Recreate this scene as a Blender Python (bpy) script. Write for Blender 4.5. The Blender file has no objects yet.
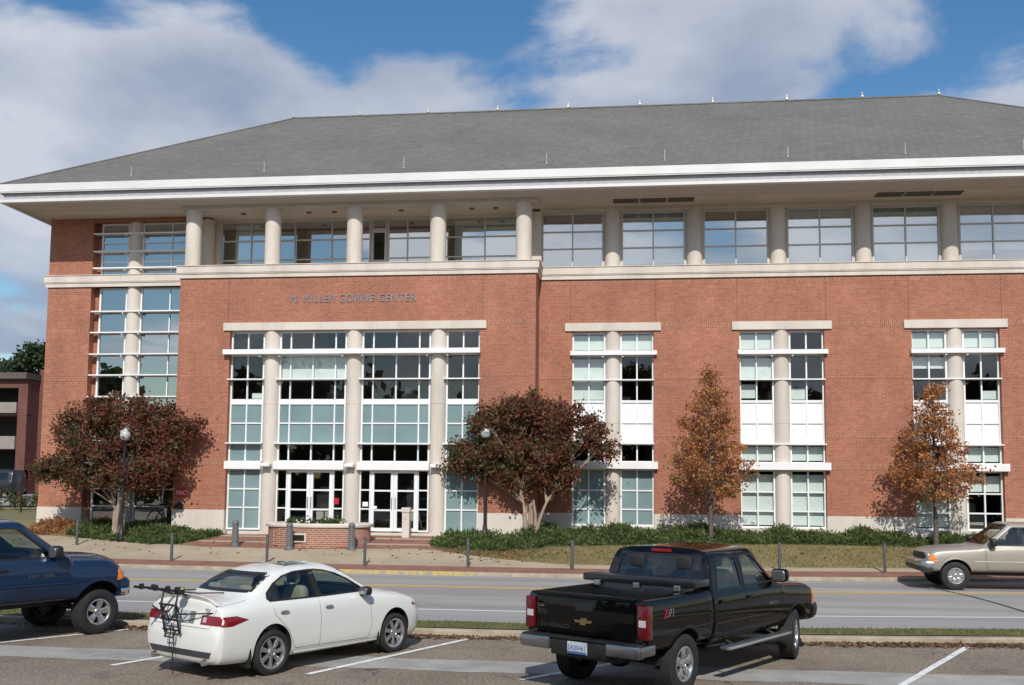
import bpy, bmesh, math, random
import numpy as np
from mathutils import Vector, Matrix
from mathutils.bvhtree import BVHTree
from mathutils.interpolate import poly_3d_calc

random.seed(7)
RNG = np.random.default_rng(7)
SC = bpy.context.scene
COL = SC.collection
R_ = math.radians

# ------------------------------------------------------------------ camera
CAM_F, CAM_PITCH, CAM_YAW, CAM_ROLL, CAM_H, CAM_CY = 1000.0, 0.08522, -0.11846, 0.00881, 2.7675, 398.96
cam_data = bpy.data.cameras.new('camera')
cam_data.sensor_fit = 'HORIZONTAL'
cam_data.sensor_width = 36.0
cam_data.lens = CAM_F / 1024.0 * 36.0
cam_data.shift_y = (CAM_CY - 342.5) / 1024.0
cam_data.clip_start = 0.1
cam_data.clip_end = 5000.0
cam = bpy.data.objects.new('camera', cam_data)
COL.objects.link(cam)
_cp, _sp, _cw, _sw = math.cos(CAM_PITCH), math.sin(CAM_PITCH), math.cos(CAM_YAW), math.sin(CAM_YAW)
_F = Vector((_sw * _cp, _cw * _cp, _sp))
_Rt = Vector((_cw, -_sw, 0))
_U = _Rt.cross(_F)
_R2 = _Rt * math.cos(CAM_ROLL) + _U * math.sin(CAM_ROLL)
_U2 = -_Rt * math.sin(CAM_ROLL) + _U * math.cos(CAM_ROLL)
cam.matrix_world = Matrix(((_R2.x, _U2.x, -_F.x, 0), (_R2.y, _U2.y, -_F.y, 0), (_R2.z, _U2.z, -_F.z, CAM_H), (0, 0, 0, 1)))
SC.camera = cam

# ------------------------------------------------------------------ sky, sun, exposure
SUN_AZ, SUN_EL = R_(6), R_(40.5)          # azimuth from the camera side towards the right
TO_SUN = Vector((math.sin(SUN_AZ) * math.cos(SUN_EL), -math.cos(SUN_AZ) * math.cos(SUN_EL), math.sin(SUN_EL)))
sun_data = bpy.data.lights.new('sun', 'SUN')
sun_data.energy = 3.9
sun_data.angle = R_(0.53)
sun_data.color = (1.0, 0.955, 0.88)
sun = bpy.data.objects.new('sun', sun_data)
COL.objects.link(sun)
sun.rotation_euler = TO_SUN.to_track_quat('Z', 'Y').to_euler()
sun.location = TO_SUN * 100

world = bpy.data.worlds.new('World')
SC.world = world
world.use_nodes = True


def build_world():
    nt = world.node_tree
    N, L = nt.nodes, nt.links
    N.clear()
    out = N.new('ShaderNodeOutputWorld')
    sky = N.new('ShaderNodeTexSky')
    sky.sky_type = 'NISHITA'
    sky.sun_disc = False
    sky.sun_elevation = SUN_EL
    sky.sun_rotation = math.atan2(TO_SUN.x, TO_SUN.y)
    sky.air_density, sky.dust_density, sky.ozone_density = 1.15, 0.35, 2.2
    b1 = N.new('ShaderNodeBackground')
    b1.inputs['Strength'].default_value = 0.105
    hs = N.new('ShaderNodeHueSaturation')
    hs.inputs['Saturation'].default_value = 1.28
    L.new(sky.outputs[0], hs.inputs['Color'])
    L.new(hs.outputs[0], b1.inputs['Color'])
    tc = N.new('ShaderNodeTexCoord')
    sep = N.new('ShaderNodeSeparateXYZ')
    L.new(tc.outputs['Generated'], sep.inputs[0])

    def m(op, a, b=None, c=None, clamp=False):
        n = N.new('ShaderNodeMath')
        n.operation = op
        n.use_clamp = clamp
        for i, v in enumerate((a, b, c)):
            if v is None:
                continue
            if isinstance(v, (int, float)):
                n.inputs[i].default_value = v
            else:
                L.new(v, n.inputs[i])
        return n.outputs[0]
    zz = m('ADD', m('MAXIMUM', sep.outputs['Z'], 0.0), 0.22)
    px = m('DIVIDE', sep.outputs['X'], zz)
    py = m('DIVIDE', sep.outputs['Y'], zz)
    cmb = N.new('ShaderNodeCombineXYZ')
    L.new(px, cmb.inputs[0])
    L.new(py, cmb.inputs[1])
    cmb.inputs[2].default_value = 3.7
    n1 = N.new('ShaderNodeTexNoise')
    n1.inputs['Scale'].default_value = 2.9
    n1.inputs['Detail'].default_value = 9
    n1.inputs['Roughness'].default_value = 0.56
    n1.inputs['Distortion'].default_value = 0.25
    L.new(cmb.outputs[0], n1.inputs['Vector'])
    acc = m('MULTIPLY_ADD', m('SUBTRACT', n1.outputs[0], 0.5), 2.5, 0.47)
    # broad banks and clear patches of the sky, by direction
    for (dx, dy, dz, width, amt) in CLOUD_SPOTS:
        dot = N.new('ShaderNodeVectorMath')
        dot.operation = 'DOT_PRODUCT'
        d = Vector((dx, dy, dz)).normalized()
        L.new(tc.outputs['Generated'], dot.inputs[0])
        dot.inputs[1].default_value = d
        t = m('DIVIDE', m('SUBTRACT', 1.0, dot.outputs['Value']), width * width)
        g = m('POWER', 2.71828, m('MULTIPLY', t, -1.0))
        acc = m('MULTIPLY_ADD', g, amt, acc)
    mr = N.new('ShaderNodeMapRange')
    mr.interpolation_type = 'SMOOTHSTEP'
    mr.inputs['From Min'].default_value = 0.34
    mr.inputs['From Max'].default_value = 0.78
    L.new(acc, mr.inputs['Value'])
    n2 = N.new('ShaderNodeTexNoise')
    n2.inputs['Scale'].default_value = 2.6
    n2.inputs['Detail'].default_value = 6
    L.new(cmb.outputs[0], n2.inputs['Vector'])
    ramp = N.new('ShaderNodeValToRGB')
    ramp.color_ramp.elements[0].position = 0.36
    ramp.color_ramp.elements[0].color = (0.37, 0.43, 0.57, 1)
    ramp.color_ramp.elements[1].position = 0.64
    ramp.color_ramp.elements[1].color = (0.72, 0.75, 0.83, 1)
    L.new(n2.outputs[0], ramp.inputs[0])
    b2 = N.new('ShaderNodeBackground')
    # clouds on the sun's side of the sky are brighter
    ds = N.new('ShaderNodeVectorMath')
    ds.operation = 'DOT_PRODUCT'
    L.new(tc.outputs['Generated'], ds.inputs[0])
    ds.inputs[1].default_value = (TO_SUN.x, TO_SUN.y, 0.15)
    L.new(m('MULTIPLY', m('ADD', m('MULTIPLY', m('MAXIMUM', ds.outputs['Value'], 0.0), 1.1), 1.0), 0.84), b2.inputs['Strength'])
    L.new(ramp.outputs[0], b2.inputs['Color'])
    mix = N.new('ShaderNodeMixShader')
    L.new(m('MULTIPLY', mr.outputs[0], 0.9), mix.inputs[0])
    L.new(b1.outputs[0], mix.inputs[1])
    L.new(b2.outputs[0], mix.inputs[2])
    L.new(mix.outputs[0], out.inputs[0])


def sky_dir(px, py):
    """direction of a patch of sky"""
    d = _F + _R2 * ((px - 512) / CAM_F) - _U2 * ((py - CAM_CY) / CAM_F)
    return tuple(d.normalized())


CLOUD_SPOTS = [
    # (patch of sky, angular size, thicker or clearer)
    sky_dir(345, 0) + (0.065, -0.62), sky_dir(440, 12) + (0.05, -0.62), sky_dir(400, 88) + (0.035, 0.45), sky_dir(450, 80) + (0.04, 0.40), sky_dir(300, 12) + (0.05, -0.12), sky_dir(80, -10) + (0.06, -0.30),
    sky_dir(60, 85) + (0.09, 0.20), sky_dir(190, 70) + (0.09, 0.24), sky_dir(270, 105) + (0.07, 0.25), sky_dir(120, 130) + (0.08, 0.10),
    sky_dir(400, 80) + (0.05, 0.16), sky_dir(340, 95) + (0.05, 0.10),
    sky_dir(530, 75) + (0.06, 0.20), sky_dir(620, 50) + (0.09, 0.24), sky_dir(740, 30) + (0.08, 0.22), sky_dir(790, 80) + (0.06, 0.12),
    sky_dir(905, 35) + (0.035, 0.20), sky_dir(855, 60) + (0.025, -0.2), sky_dir(985, 10) + (0.05, -0.4), sky_dir(955, 80) + (0.05, 0.08), sky_dir(1015, 70) + (0.04, 0.16),
    sky_dir(20, 235) + (0.045, -0.30), sky_dir(10, 300) + (0.07, 0.34), sky_dir(170, 122) + (0.016, -0.3), sky_dir(10, 170) + (0.04, 0.25),
    # banks behind the viewer that the panes mirror
    (-0.55, -1, 0.30, 0.16, -0.25), (0.25, -1, 0.26, 0.20, 0.40), (0.6, -1, 0.30, 0.20, 0.40), (0.0, -1, 0.45, 0.12, -0.2), (-0.15, -1, 0.2, 0.10, 0.25),
]
build_world()

SC.view_settings.view_transform = 'Standard'
SC.view_settings.look = 'None'
SC.view_settings.exposure = 0.10
SC.view_settings.gamma = 1.0
SC.view_settings.use_curve_mapping = False
SC.cycles.max_bounces = 8
SC.cycles.transparent_max_bounces = 12
SC.cycles.caustics_reflective = False
SC.cycles.caustics_refractive = False
SC.cycles.use_denoising = True

# ------------------------------------------------------------------ materials
MATS = {}


class NT:
    def __init__(self, name):
        self.m = bpy.data.materials.new(name)
        self.m.use_nodes = True
        self.N, self.L = self.m.node_tree.nodes, self.m.node_tree.links
        self.p = self.N['Principled BSDF']
        self.out = self.N['Material Output']
        MATS[name] = self.m

    def n(self, t, **kw):
        n = self.N.new(t)
        for k, v in kw.items():
            setattr(n, k, v)
        return n

    def link(self, a, b):
        self.L.new(a, b)

    def math(self, op, a, b=None, clamp=False):
        n = self.N.new('ShaderNodeMath')
        n.operation = op
        n.use_clamp = clamp
        for i, v in enumerate((a, b)):
            if v is None:
                continue
            if isinstance(v, (int, float)):
                n.inputs[i].default_value = v
            else:
                self.L.new(v, n.inputs[i])
        return n.outputs[0]

    def coord(self):
        return self.n('ShaderNodeTexCoord').outputs['Object']

    def noise(self, scale, detail=4, rough=0.55, vec=None, stretch=None):
        v = vec if vec is not None else self.coord()
        if stretch:
            mp = self.n('ShaderNodeMapping')
            mp.inputs['Scale'].default_value = stretch
            self.link(v, mp.inputs[0])
            v = mp.outputs[0]
        n = self.n('ShaderNodeTexNoise')
        n.inputs['Scale'].default_value = scale
        n.inputs['Detail'].default_value = detail
        n.inputs['Roughness'].default_value = rough
        self.link(v, n.inputs['Vector'])
        return n.outputs[0]

    def ramp(self, fac, stops):
        r = self.n('ShaderNodeValToRGB')
        els = r.color_ramp.elements
        while len(els) < len(stops):
            els.new(0.5)
        for e, (p, c) in zip(els, stops):
            e.position = p
            e.color = (*c, 1)
        self.link(fac, r.inputs[0])
        return r.outputs[0]

    def mix(self, fac, a, b, blend='MIX'):
        n = self.n('ShaderNodeMix', data_type='RGBA', blend_type=blend)
        for i, v in ((0, fac), (6, a), (7, b)):
            if isinstance(v, (int, float)):
                n.inputs[i].default_value = v
            elif isinstance(v, tuple):
                n.inputs[i].default_value = (*v, 1)
            else:
                self.link(v, n.inputs[i])
        return n.outputs[2]

    def bump(self, h, strength=0.3, dist=0.01):
        b = self.n('ShaderNodeBump')
        b.inputs['Strength'].default_value = strength
        b.inputs['Distance'].default_value = dist
        self.link(h, b.inputs['Height'])
        self.link(b.outputs[0], self.p.inputs['Normal'])

    def base(self, c):
        if isinstance(c, tuple):
            self.p.inputs['Base Color'].default_value = (*c, 1)
        else:
            self.link(c, self.p.inputs['Base Color'])


def simple(name, color, rough=0.6, metal=0.0, var=0.12, scale=6.0, coat=0.0, bump=0.0, spec=None, crough=0.04):
    t = NT(name)
    if var > 0:
        f = t.noise(scale, 5)
        lo = tuple(max(0, c * (1 - var)) for c in color)
        hi = tuple(min(1, c * (1 + var)) for c in color)
        t.base(t.ramp(f, [(0.3, lo), (0.7, hi)]))
        if bump:
            t.bump(f, bump, 0.01)
    else:
        t.base(color)
    t.p.inputs['Roughness'].default_value = rough
    t.p.inputs['Metallic'].default_value = metal
    if coat:
        t.p.inputs['Coat Weight'].default_value = coat
        t.p.inputs['Coat Roughness'].default_value = 0.04
    if spec is not None:
        t.p.inputs['Specular IOR Level'].default_value = spec
    return t.m


def brick_mat(name, c1, c2, mortar, bw, bh, ms=0.007, vertical=False, large=0.18):
    t = NT(name)
    co = t.coord()
    s = t.n('ShaderNodeSeparateXYZ')
    t.link(co, s.inputs[0])
    c = t.n('ShaderNodeCombineXYZ')
    h = t.math('ADD', s.outputs[0], s.outputs[1])
    if vertical:
        t.link(s.outputs[2], c.inputs[0])
        t.link(h, c.inputs[1])
    else:
        t.link(h, c.inputs[0])
        t.link(s.outputs[2], c.inputs[1])
    b = t.n('ShaderNodeTexBrick')
    t.link(c.outputs[0], b.inputs['Vector'])
    b.inputs['Color1'].default_value = (*c1, 1)
    b.inputs['Color2'].default_value = (*c2, 1)
    b.inputs['Mortar'].default_value = (*mortar, 1)
    b.inputs['Scale'].default_value = 1.0
    b.inputs['Mortar Size'].default_value = ms
    b.inputs['Mortar Smooth'].default_value = 0.2
    b.inputs['Brick Width'].default_value = bw
    b.inputs['Row Height'].default_value = bh
    f = t.noise(0.55, 5, 0.6)
    f2 = t.noise(9.0, 3)
    f3 = t.noise(1.6, 5, 0.6, stretch=(1, 1, 0.10))
    col = t.mix(1.0, b.outputs[0], t.ramp(f, [(0.3, (1 - large,) * 3), (0.72, (1 + large * .4,) * 3)]), 'MULTIPLY')
    col = t.mix(0.55, col, t.ramp(f2, [(0.3, (0.72, 0.72, 0.72)), (0.7, (1.2, 1.15, 1.1))]), 'MULTIPLY')
    col = t.mix(0.5, col, t.ramp(f3, [(0.28, (0.80, 0.79, 0.80)), (0.5, (1, 1, 1)), (0.75, (1.07, 1.06, 1.05))]), 'MULTIPLY')
    t.base(col)
    t.p.inputs['Roughness'].default_value = 0.88
    t.bump(b.outputs['Fac'], -0.25, 0.008)
    return t.m


brick_mat('facade_brick', (0.40, 0.138, 0.078), (0.315, 0.102, 0.058), (0.38, 0.27, 0.195), 0.205, 0.0677, 0.0065)
brick_mat('soldier_brick', (0.39, 0.136, 0.078), (0.29, 0.095, 0.053), (0.42, 0.30, 0.22), 0.203, 0.0677, 0.008, vertical=True)
brick_mat('dark_brick', (0.165, 0.056, 0.042), (0.12, 0.040, 0.032), (0.18, 0.11, 0.09), 0.3, 0.1, 0.01)
brick_mat('planter_brick', (0.36, 0.13, 0.075), (0.26, 0.09, 0.05), (0.42, 0.36, 0.30), 0.205, 0.0677, 0.011)


def paving_mat():
    t = NT('brick_paving')
    b = t.n('ShaderNodeTexBrick')
    t.link(t.coord(), b.inputs['Vector'])
    for k, v in (('Color1', (0.27, 0.105, 0.072)), ('Color2', (0.20, 0.085, 0.06)), ('Mortar', (0.22, 0.17, 0.13))):
        b.inputs[k].default_value = (*v, 1)
    b.inputs['Scale'].default_value = 1
    b.inputs['Mortar Size'].default_value = 0.008
    b.inputs['Brick Width'].default_value = 0.2
    b.inputs['Row Height'].default_value = 0.1
    f = t.noise(1.1, 6, 0.65)
    t.base(t.mix(0.9, b.outputs[0], t.ramp(f, [(0.3, (0.7, 0.68, 0.66)), (0.7, (1.2, 1.15, 1.1))]), 'MULTIPLY'))
    t.p.inputs['Roughness'].default_value = 0.9


paving_mat()


def limestone():
    t = NT('limestone')
    f = t.noise(1.3, 6, 0.6, stretch=(1, 1, 0.35))
    g = t.noise(26, 3)
    c = t.ramp(f, [(0.25, (0.48, 0.425, 0.365)), (0.55, (0.60, 0.54, 0.475)), (0.8, (0.655, 0.60, 0.53))])
    t.base(t.mix(0.35, c, t.ramp(g, [(0.3, (0.85,) * 3), (0.7, (1.1,) * 3)]), 'MULTIPLY'))
    t.p.inputs['Roughness'].default_value = 0.85
    t.bump(g, 0.12, 0.004)


limestone()
simple('white_metal', (0.74, 0.74, 0.735), 0.42, 0, 0.04, 1.7)
simple('fascia_white', (0.63, 0.625, 0.61), 0.5, 0, 0.06, 0.9)
simple('soffit', (0.54, 0.475, 0.40), 0.8, 0, 0.07, 0.8)
simple('soffit_cove', (0.46, 0.42, 0.385), 0.75, 0, 0.07, 0.8)
simple('window_frame', (0.74, 0.75, 0.75), 0.4, 0, 0.04, 2.0)
simple('gray_frame', (0.50, 0.48, 0.46), 0.45, 0, 0.05, 2.0)
simple('vent_dark', (0.13, 0.115, 0.10), 0.8)
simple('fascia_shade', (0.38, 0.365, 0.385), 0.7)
simple('interior', (0.16, 0.15, 0.14), 0.9, 0, 0.2, 0.7)
simple('interior_light', (0.45, 0.42, 0.37), 0.9, 0, 0.2, 0.5)
simple('blind', (0.72, 0.74, 0.72), 0.75, 0, 0.05, 3)
simple('frosted', (0.19, 0.27, 0.275), 0.07, 0, 0.16, 0.55)
simple('panel_white', (0.77, 0.77, 0.775), 0.4, 0, 0.04, 1.3)
simple('joint_dark', (0.16, 0.085, 0.065), 0.9)
simple('letter_metal', (0.27, 0.255, 0.28), 0.4, 0.6)
simple('black_metal', (0.012, 0.012, 0.013), 0.45, 0.0, 0.2)
simple('gray_post', (0.085, 0.09, 0.10), 0.6, 0.2)
simple('bollard_gray', (0.13, 0.135, 0.14), 0.6, 0.1, 0.2, 9)
simple('brass', (0.72, 0.62, 0.42), 0.35, 0.6)
simple('globe_glass', (0.40, 0.43, 0.43), 0.12, 0, 0.03)
simple('sign_red', (0.42, 0.012, 0.025), 0.5, 0, 0.08)
simple('sign_white', (0.8, 0.8, 0.8), 0.5, 0, 0.03)
simple('plaque', (0.03, 0.025, 0.02), 0.4, 0.5)
simple('kerb_dirt', (0.20, 0.150, 0.10), 0.95, 0, 0.5, 7)
simple('soil', (0.055, 0.038, 0.025), 0.95, 0, 0.35, 5)
simple('bark', (0.17, 0.125, 0.095), 0.9, 0, 0.3, 8, bump=0.4)
simple('crape_bark', (0.33, 0.25, 0.19), 0.8, 0, 0.3, 6, bump=0.3)
simple('oak_bark', (0.10, 0.085, 0.072), 0.9, 0, 0.25, 10, bump=0.4)
simple('bg_concrete', (0.26, 0.235, 0.205), 0.85, 0, 0.15, 1)
simple('bg_roof', (0.10, 0.075, 0.065), 0.8)
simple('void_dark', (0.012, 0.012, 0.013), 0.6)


def leafmat(name, col, trans=0.35):
    t = NT(name)
    f = t.noise(3.0, 2)
    t.base(t.ramp(f, [(0.3, tuple(c * .75 for c in col)), (0.7, tuple(c * 1.2 for c in col))]))
    t.p.inputs['Roughness'].default_value = 0.6
    t.p.inputs['Specular IOR Level'].default_value = 0.25
    tr = t.n('ShaderNodeBsdfTranslucent')
    tr.inputs[0].default_value = (*[min(1, c * 1.4) for c in col], 1)
    mx = t.n('ShaderNodeMixShader')
    mx.inputs[0].default_value = trans
    t.link(t.p.outputs[0], mx.inputs[1])
    t.link(tr.outputs[0], mx.inputs[2])
    t.link(mx.outputs[0], t.out.inputs[0])
    return t.m


for nm, c in dict(leaf_maroon=(0.132, 0.046, 0.035), leaf_red=(0.221, 0.053, 0.037), leaf_brown=(0.164, 0.086, 0.042),
                  leaf_olive=(0.111, 0.092, 0.036), leaf_green=(0.072, 0.087, 0.031),
                  oak_rust=(0.396, 0.171, 0.068), oak_orange=(0.484, 0.237, 0.088), oak_brown=(0.308, 0.143, 0.072), oak_olive=(0.18, 0.145, 0.055),
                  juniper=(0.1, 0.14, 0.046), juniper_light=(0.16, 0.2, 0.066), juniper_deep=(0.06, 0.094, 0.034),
                  pine=(0.045, 0.07, 0.032), straw=(0.34, 0.17, 0.075), straw_light=(0.42, 0.25, 0.12),
                  grass_blade=(0.13, 0.15, 0.045), grass_dry=(0.26, 0.20, 0.10), dead_leaf=(0.17, 0.092, 0.055), dead_leaf_tan=(0.24, 0.155, 0.095)).items():
    leafmat(nm, c)


def roof_mat():
    t = NT('shingles')
    co = t.coord()
    s = t.n('ShaderNodeSeparateXYZ')
    t.link(co, s.inputs[0])
    c = t.n('ShaderNodeCombineXYZ')
    t.link(t.math('ADD', s.outputs[0], s.outputs[1]), c.inputs[0])
    t.link(t.math('MULTIPLY', s.outputs[2], 1.8), c.inputs[1])
    b = t.n('ShaderNodeTexBrick')
    t.link(c.outputs[0], b.inputs['Vector'])
    b.inputs['Color1'].default_value = (0.152, 0.146, 0.135, 1)
    b.inputs['Color2'].default_value = (0.120, 0.116, 0.108, 1)
    b.inputs['Mortar'].default_value = (0.08, 0.078, 0.074, 1)
    b.inputs['Scale'].default_value = 1
    b.inputs['Mortar Size'].default_value = 0.008
    b.inputs['Brick Width'].default_value = 0.31
    b.inputs['Row Height'].default_value = 0.145
    f = t.noise(0.35, 5)
    g = t.noise(5.5, 4, 0.7)
    col = t.mix(1.0, b.outputs[0], t.ramp(g, [(0.3, (0.86,) * 3), (0.7, (1.12, 1.12, 1.10))]), 'MULTIPLY')
    t.base(t.mix(1.0, col, t.ramp(f, [(0.3, (0.9,) * 3), (0.7, (1.08,) * 3)]), 'MULTIPLY'))
    t.p.inputs['Roughness'].default_value = 0.95


roof_mat()


def ground_mats():
    t = NT('asphalt_lot')
    f = t.noise(0.5, 7, 0.62)
    g = t.noise(21, 6, 0.8)
    v = t.n('ShaderNodeTexVoronoi')
    v.inputs['Scale'].default_value = 34
    t.link(t.coord(), v.inputs['Vector'])
    c = t.ramp(f, [(0.28, (0.160, 0.130, 0.098)), (0.5, (0.205, 0.170, 0.132)), (0.72, (0.245, 0.205, 0.162))])
    c = t.mix(0.8, c, t.ramp(g, [(0.36, (0.38,) * 3), (0.64, (1.6, 1.57, 1.52))]), 'MULTIPLY')
    c = t.mix(0.75, c, t.ramp(v.outputs['Color'], [(0.1, (0.7,) * 3), (0.9, (1.3,) * 3)]), 'MULTIPLY')
    def cracks(scale, width, seed):
        wob = t.n('ShaderNodeTexNoise')
        wob.inputs['Scale'].default_value = 1.7
        wob.inputs['Detail'].default_value = 5
        t.link(t.coord(), wob.inputs['Vector'])
        vm = t.n('ShaderNodeVectorMath', operation='MULTIPLY_ADD')
        t.link(wob.outputs['Color'], vm.inputs[0])
        vm.inputs[1].default_value = (1.1, 1.1, 0)
        t.link(t.coord(), vm.inputs[2])
        vo = t.n('ShaderNodeTexVoronoi', feature='DISTANCE_TO_EDGE')
        vo.inputs['Scale'].default_value = scale
        t.link(vm.outputs[0], vo.inputs['Vector'])
        brk = t.noise(0.45, 3, 0.6)
        near = t.math('LESS_THAN', vo.outputs['Distance'], width)
        return t.math('MULTIPLY', near, t.math('GREATER_THAN', brk, 0.5))
    c = t.mix(t.math('MULTIPLY', cracks(0.33, 0.0045, 1), 0.75), c, (0.03, 0.027, 0.024))
    st = t.noise(0.9, 3, 0.5)
    c = t.mix(t.ramp(st, [(0.60, (0, 0, 0)), (0.72, (0.45,) * 3)]), c, (0.05, 0.044, 0.038))
    t.base(c)
    t.p.inputs['Roughness'].default_value = 0.92
    t.bump(g, 0.5, 0.01)
    t = NT('asphalt_road')
    f = t.noise(0.35, 6, 0.6, stretch=(0.25, 1, 1))
    g = t.noise(45, 4, 0.7)
    lane = t.noise(0.9, 4, 0.6, stretch=(0.03, 1, 1))
    c = t.ramp(f, [(0.3, (0.262, 0.252, 0.242)), (0.7, (0.325, 0.313, 0.300))])
    c = t.mix(0.5, c, t.ramp(g, [(0.35, (0.7,) * 3), (0.65, (1.25,) * 3)]), 'MULTIPLY')
    c = t.mix(0.8, c, t.ramp(lane, [(0.35, (0.76,) * 3), (0.65, (1.12,) * 3)]), 'MULTIPLY')
    t.base(c)
    t.p.inputs['Roughness'].default_value = 0.9
    t.bump(g, 0.3, 0.006)
    t = NT('concrete_strip')
    f = t.noise(1.2, 7, 0.65)
    g = t.noise(30, 3)
    c = t.ramp(f, [(0.28, (0.215, 0.205, 0.188)), (0.5, (0.315, 0.303, 0.28)), (0.72, (0.385, 0.372, 0.345))])
    t.base(t.mix(0.5, c, t.ramp(g, [(0.3, (0.75,) * 3), (0.7, (1.2,) * 3)]), 'MULTIPLY'))
    t.p.inputs['Roughness'].default_value = 0.9
    t = NT('concrete_walk')
    f = t.noise(0.7, 7, 0.65)
    g = t.noise(20, 3)
    c = t.ramp(f, [(0.25, (0.29, 0.23, 0.155)), (0.5, (0.36, 0.295, 0.205)), (0.75, (0.42, 0.35, 0.255))])
    t.base(t.mix(0.5, c, t.ramp(g, [(0.3, (0.8,) * 3), (0.7, (1.15,) * 3)]), 'MULTIPLY'))
    t.p.inputs['Roughness'].default_value = 0.9
    t = NT('kerb_concrete')
    f = t.noise(2.2, 7, 0.7)
    t.base(t.ramp(f, [(0.28, (0.20, 0.16, 0.105)), (0.5, (0.33, 0.275, 0.20)), (0.75, (0.44, 0.38, 0.29))]))
    t.p.inputs['Roughness'].default_value = 0.92
    t = NT('lawn')
    f = t.noise(0.8, 6, 0.65)
    g = t.noise(16, 5, 0.7)
    c = t.ramp(f, [(0.28, (0.155, 0.14, 0.056)), (0.5, (0.225, 0.185, 0.082)), (0.75, (0.29, 0.23, 0.112))])
    t.base(t.mix(0.9, c, t.ramp(g, [(0.32, (0.55, 0.58, 0.5)), (0.68, (1.35, 1.32, 1.25))]), 'MULTIPLY'))
    t.p.inputs['Roughness'].default_value = 0.95
    t.bump(g, 0.8, 0.04)
    t = NT('verge')
    f = t.noise(1.4, 5, 0.6)
    g = t.noise(22, 4, 0.7)
    c = t.ramp(f, [(0.3, (0.085, 0.10, 0.03)), (0.55, (0.13, 0.135, 0.045)), (0.75, (0.20, 0.165, 0.075))])
    t.base(t.mix(0.9, c, t.ramp(g, [(0.32, (0.55,) * 3), (0.68, (1.35,) * 3)]), 'MULTIPLY'))
    t.p.inputs['Roughness'].default_value = 0.95
    t.bump(g, 0.8, 0.04)
    for nm, c, wear in (('paint_white', (0.72, 0.72, 0.70), 0.42), ('paint_road_white', (0.66, 0.66, 0.65), 0.36), ('paint_yellow', (0.62, 0.44, 0.15), 0.36), ('kerb_yellow', (0.50, 0.36, 0.09), 0.50)):
        t = NT(nm)
        g = t.noise(9, 6, 0.75)
        t.base(t.ramp(g, [(wear - .06, (0.27, 0.25, 0.225)), (wear + .05, c)]))
        t.p.inputs['Roughness'].default_value = 0.8
    simple('tar', (0.035, 0.034, 0.033), 0.7, 0, 0.2)
    t = NT('land')
    f = t.noise(0.05, 6)
    t.base(t.ramp(f, [(0.3, (0.10, 0.105, 0.04)), (0.7, (0.19, 0.16, 0.075))]))
    t.p.inputs['Roughness'].default_value = 1.0


ground_mats()


def glass_mat(name, tint, refl, rough=0.0):
    t = NT(name)
    t.N.remove(t.p)
    tr = t.n('ShaderNodeBsdfTransparent')
    tr.inputs[0].default_value = (*tint, 1)
    gl = t.n('ShaderNodeBsdfGlossy')
    gl.inputs['Roughness'].default_value = rough
    gl.inputs['Color'].default_value = (0.93, 0.95, 0.93, 1)
    geo = t.n('ShaderNodeNewGeometry')
    dp = t.n('ShaderNodeVectorMath', operation='DOT_PRODUCT')
    t.link(geo.outputs['Incoming'], dp.inputs[0])
    t.link(geo.outputs['Normal'], dp.inputs[1])
    inv = t.math('SUBTRACT', 1.0, t.math('ABSOLUTE', dp.outputs['Value']), clamp=True)
    sch = t.math('ADD', t.math('MULTIPLY', t.math('POWER', inv, 5.0), 0.92), 0.05)
    wav = t.noise(0.9, 2, 0.4)
    b = t.n('ShaderNodeBump')
    b.inputs['Strength'].default_value = 0.05
    b.inputs['Distance'].default_value = 0.02
    t.link(wav, b.inputs['Height'])
    t.link(b.outputs[0], gl.inputs['Normal'])
    fac = t.math('ADD', sch, refl, clamp=True)
    mx = t.n('ShaderNodeMixShader')
    t.link(fac, mx.inputs[0])
    t.link(tr.outputs[0], mx.inputs[1])
    t.link(gl.outputs[0], mx.inputs[2])
    t.link(mx.outputs[0], t.out.inputs[0])
    return t.m


glass_mat('glass_lower', (0.86, 0.92, 0.90), 0.03)
glass_mat('glass_upper', (0.76, 0.84, 0.82), 0.36)
glass_mat('glass_car', (0.60, 0.66, 0.63), 0.03)
glass_mat('glass_car_dark', (0.10, 0.11, 0.12), 0.04)

# vehicles
simple('paint_white_car', (0.70, 0.70, 0.665), 0.32, 0, 0.02, 2, coat=0.8)
simple('paint_black', (0.0025, 0.0025, 0.0028), 0.5, 0, 0.1, 2, coat=0.75, spec=0.0)
simple('paint_blue', (0.006, 0.021, 0.056), 0.4, 0.0, 0.1, 2, coat=0.8, spec=0.2)
simple('paint_tan', (0.325, 0.297, 0.258), 0.42, 0.25, 0.04, 2, coat=0.45)
simple('paint_dark', (0.01, 0.011, 0.013), 0.35, 0, 0.1, 2, coat=0.5)
simple('cabin_dark', (0.014, 0.0135, 0.013), 0.8)
simple('trim_black', (0.012, 0.012, 0.012), 0.5)
simple('seam', (0.16, 0.16, 0.15), 0.7, 0, 0.05)
simple('seam_dark', (0.002, 0.002, 0.002), 0.7)
simple('seat_cream', (0.50, 0.44, 0.33), 0.7)
simple('seat_gray', (0.11, 0.105, 0.10), 0.8)
simple('rubber', (0.016, 0.016, 0.0165), 0.8, 0, 0.25, 14, bump=0.2)
simple('alloy', (0.58, 0.58, 0.58), 0.25, 0.9, 0.05, 4)
simple('chrome', (0.72, 0.72, 0.73), 0.12, 1.0, 0.03, 4)
simple('wheel_dark', (0.05, 0.05, 0.052), 0.5, 0.5)
simple('bumper_gray', (0.05, 0.052, 0.058), 0.55)
simple('tail_red', (0.20, 0.005, 0.008), 0.2, 0, 0.2, 14, coat=0.6)
simple('tail_red_dark', (0.095, 0.003, 0.005), 0.25, 0, 0.3, 14, coat=0.5)
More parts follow.
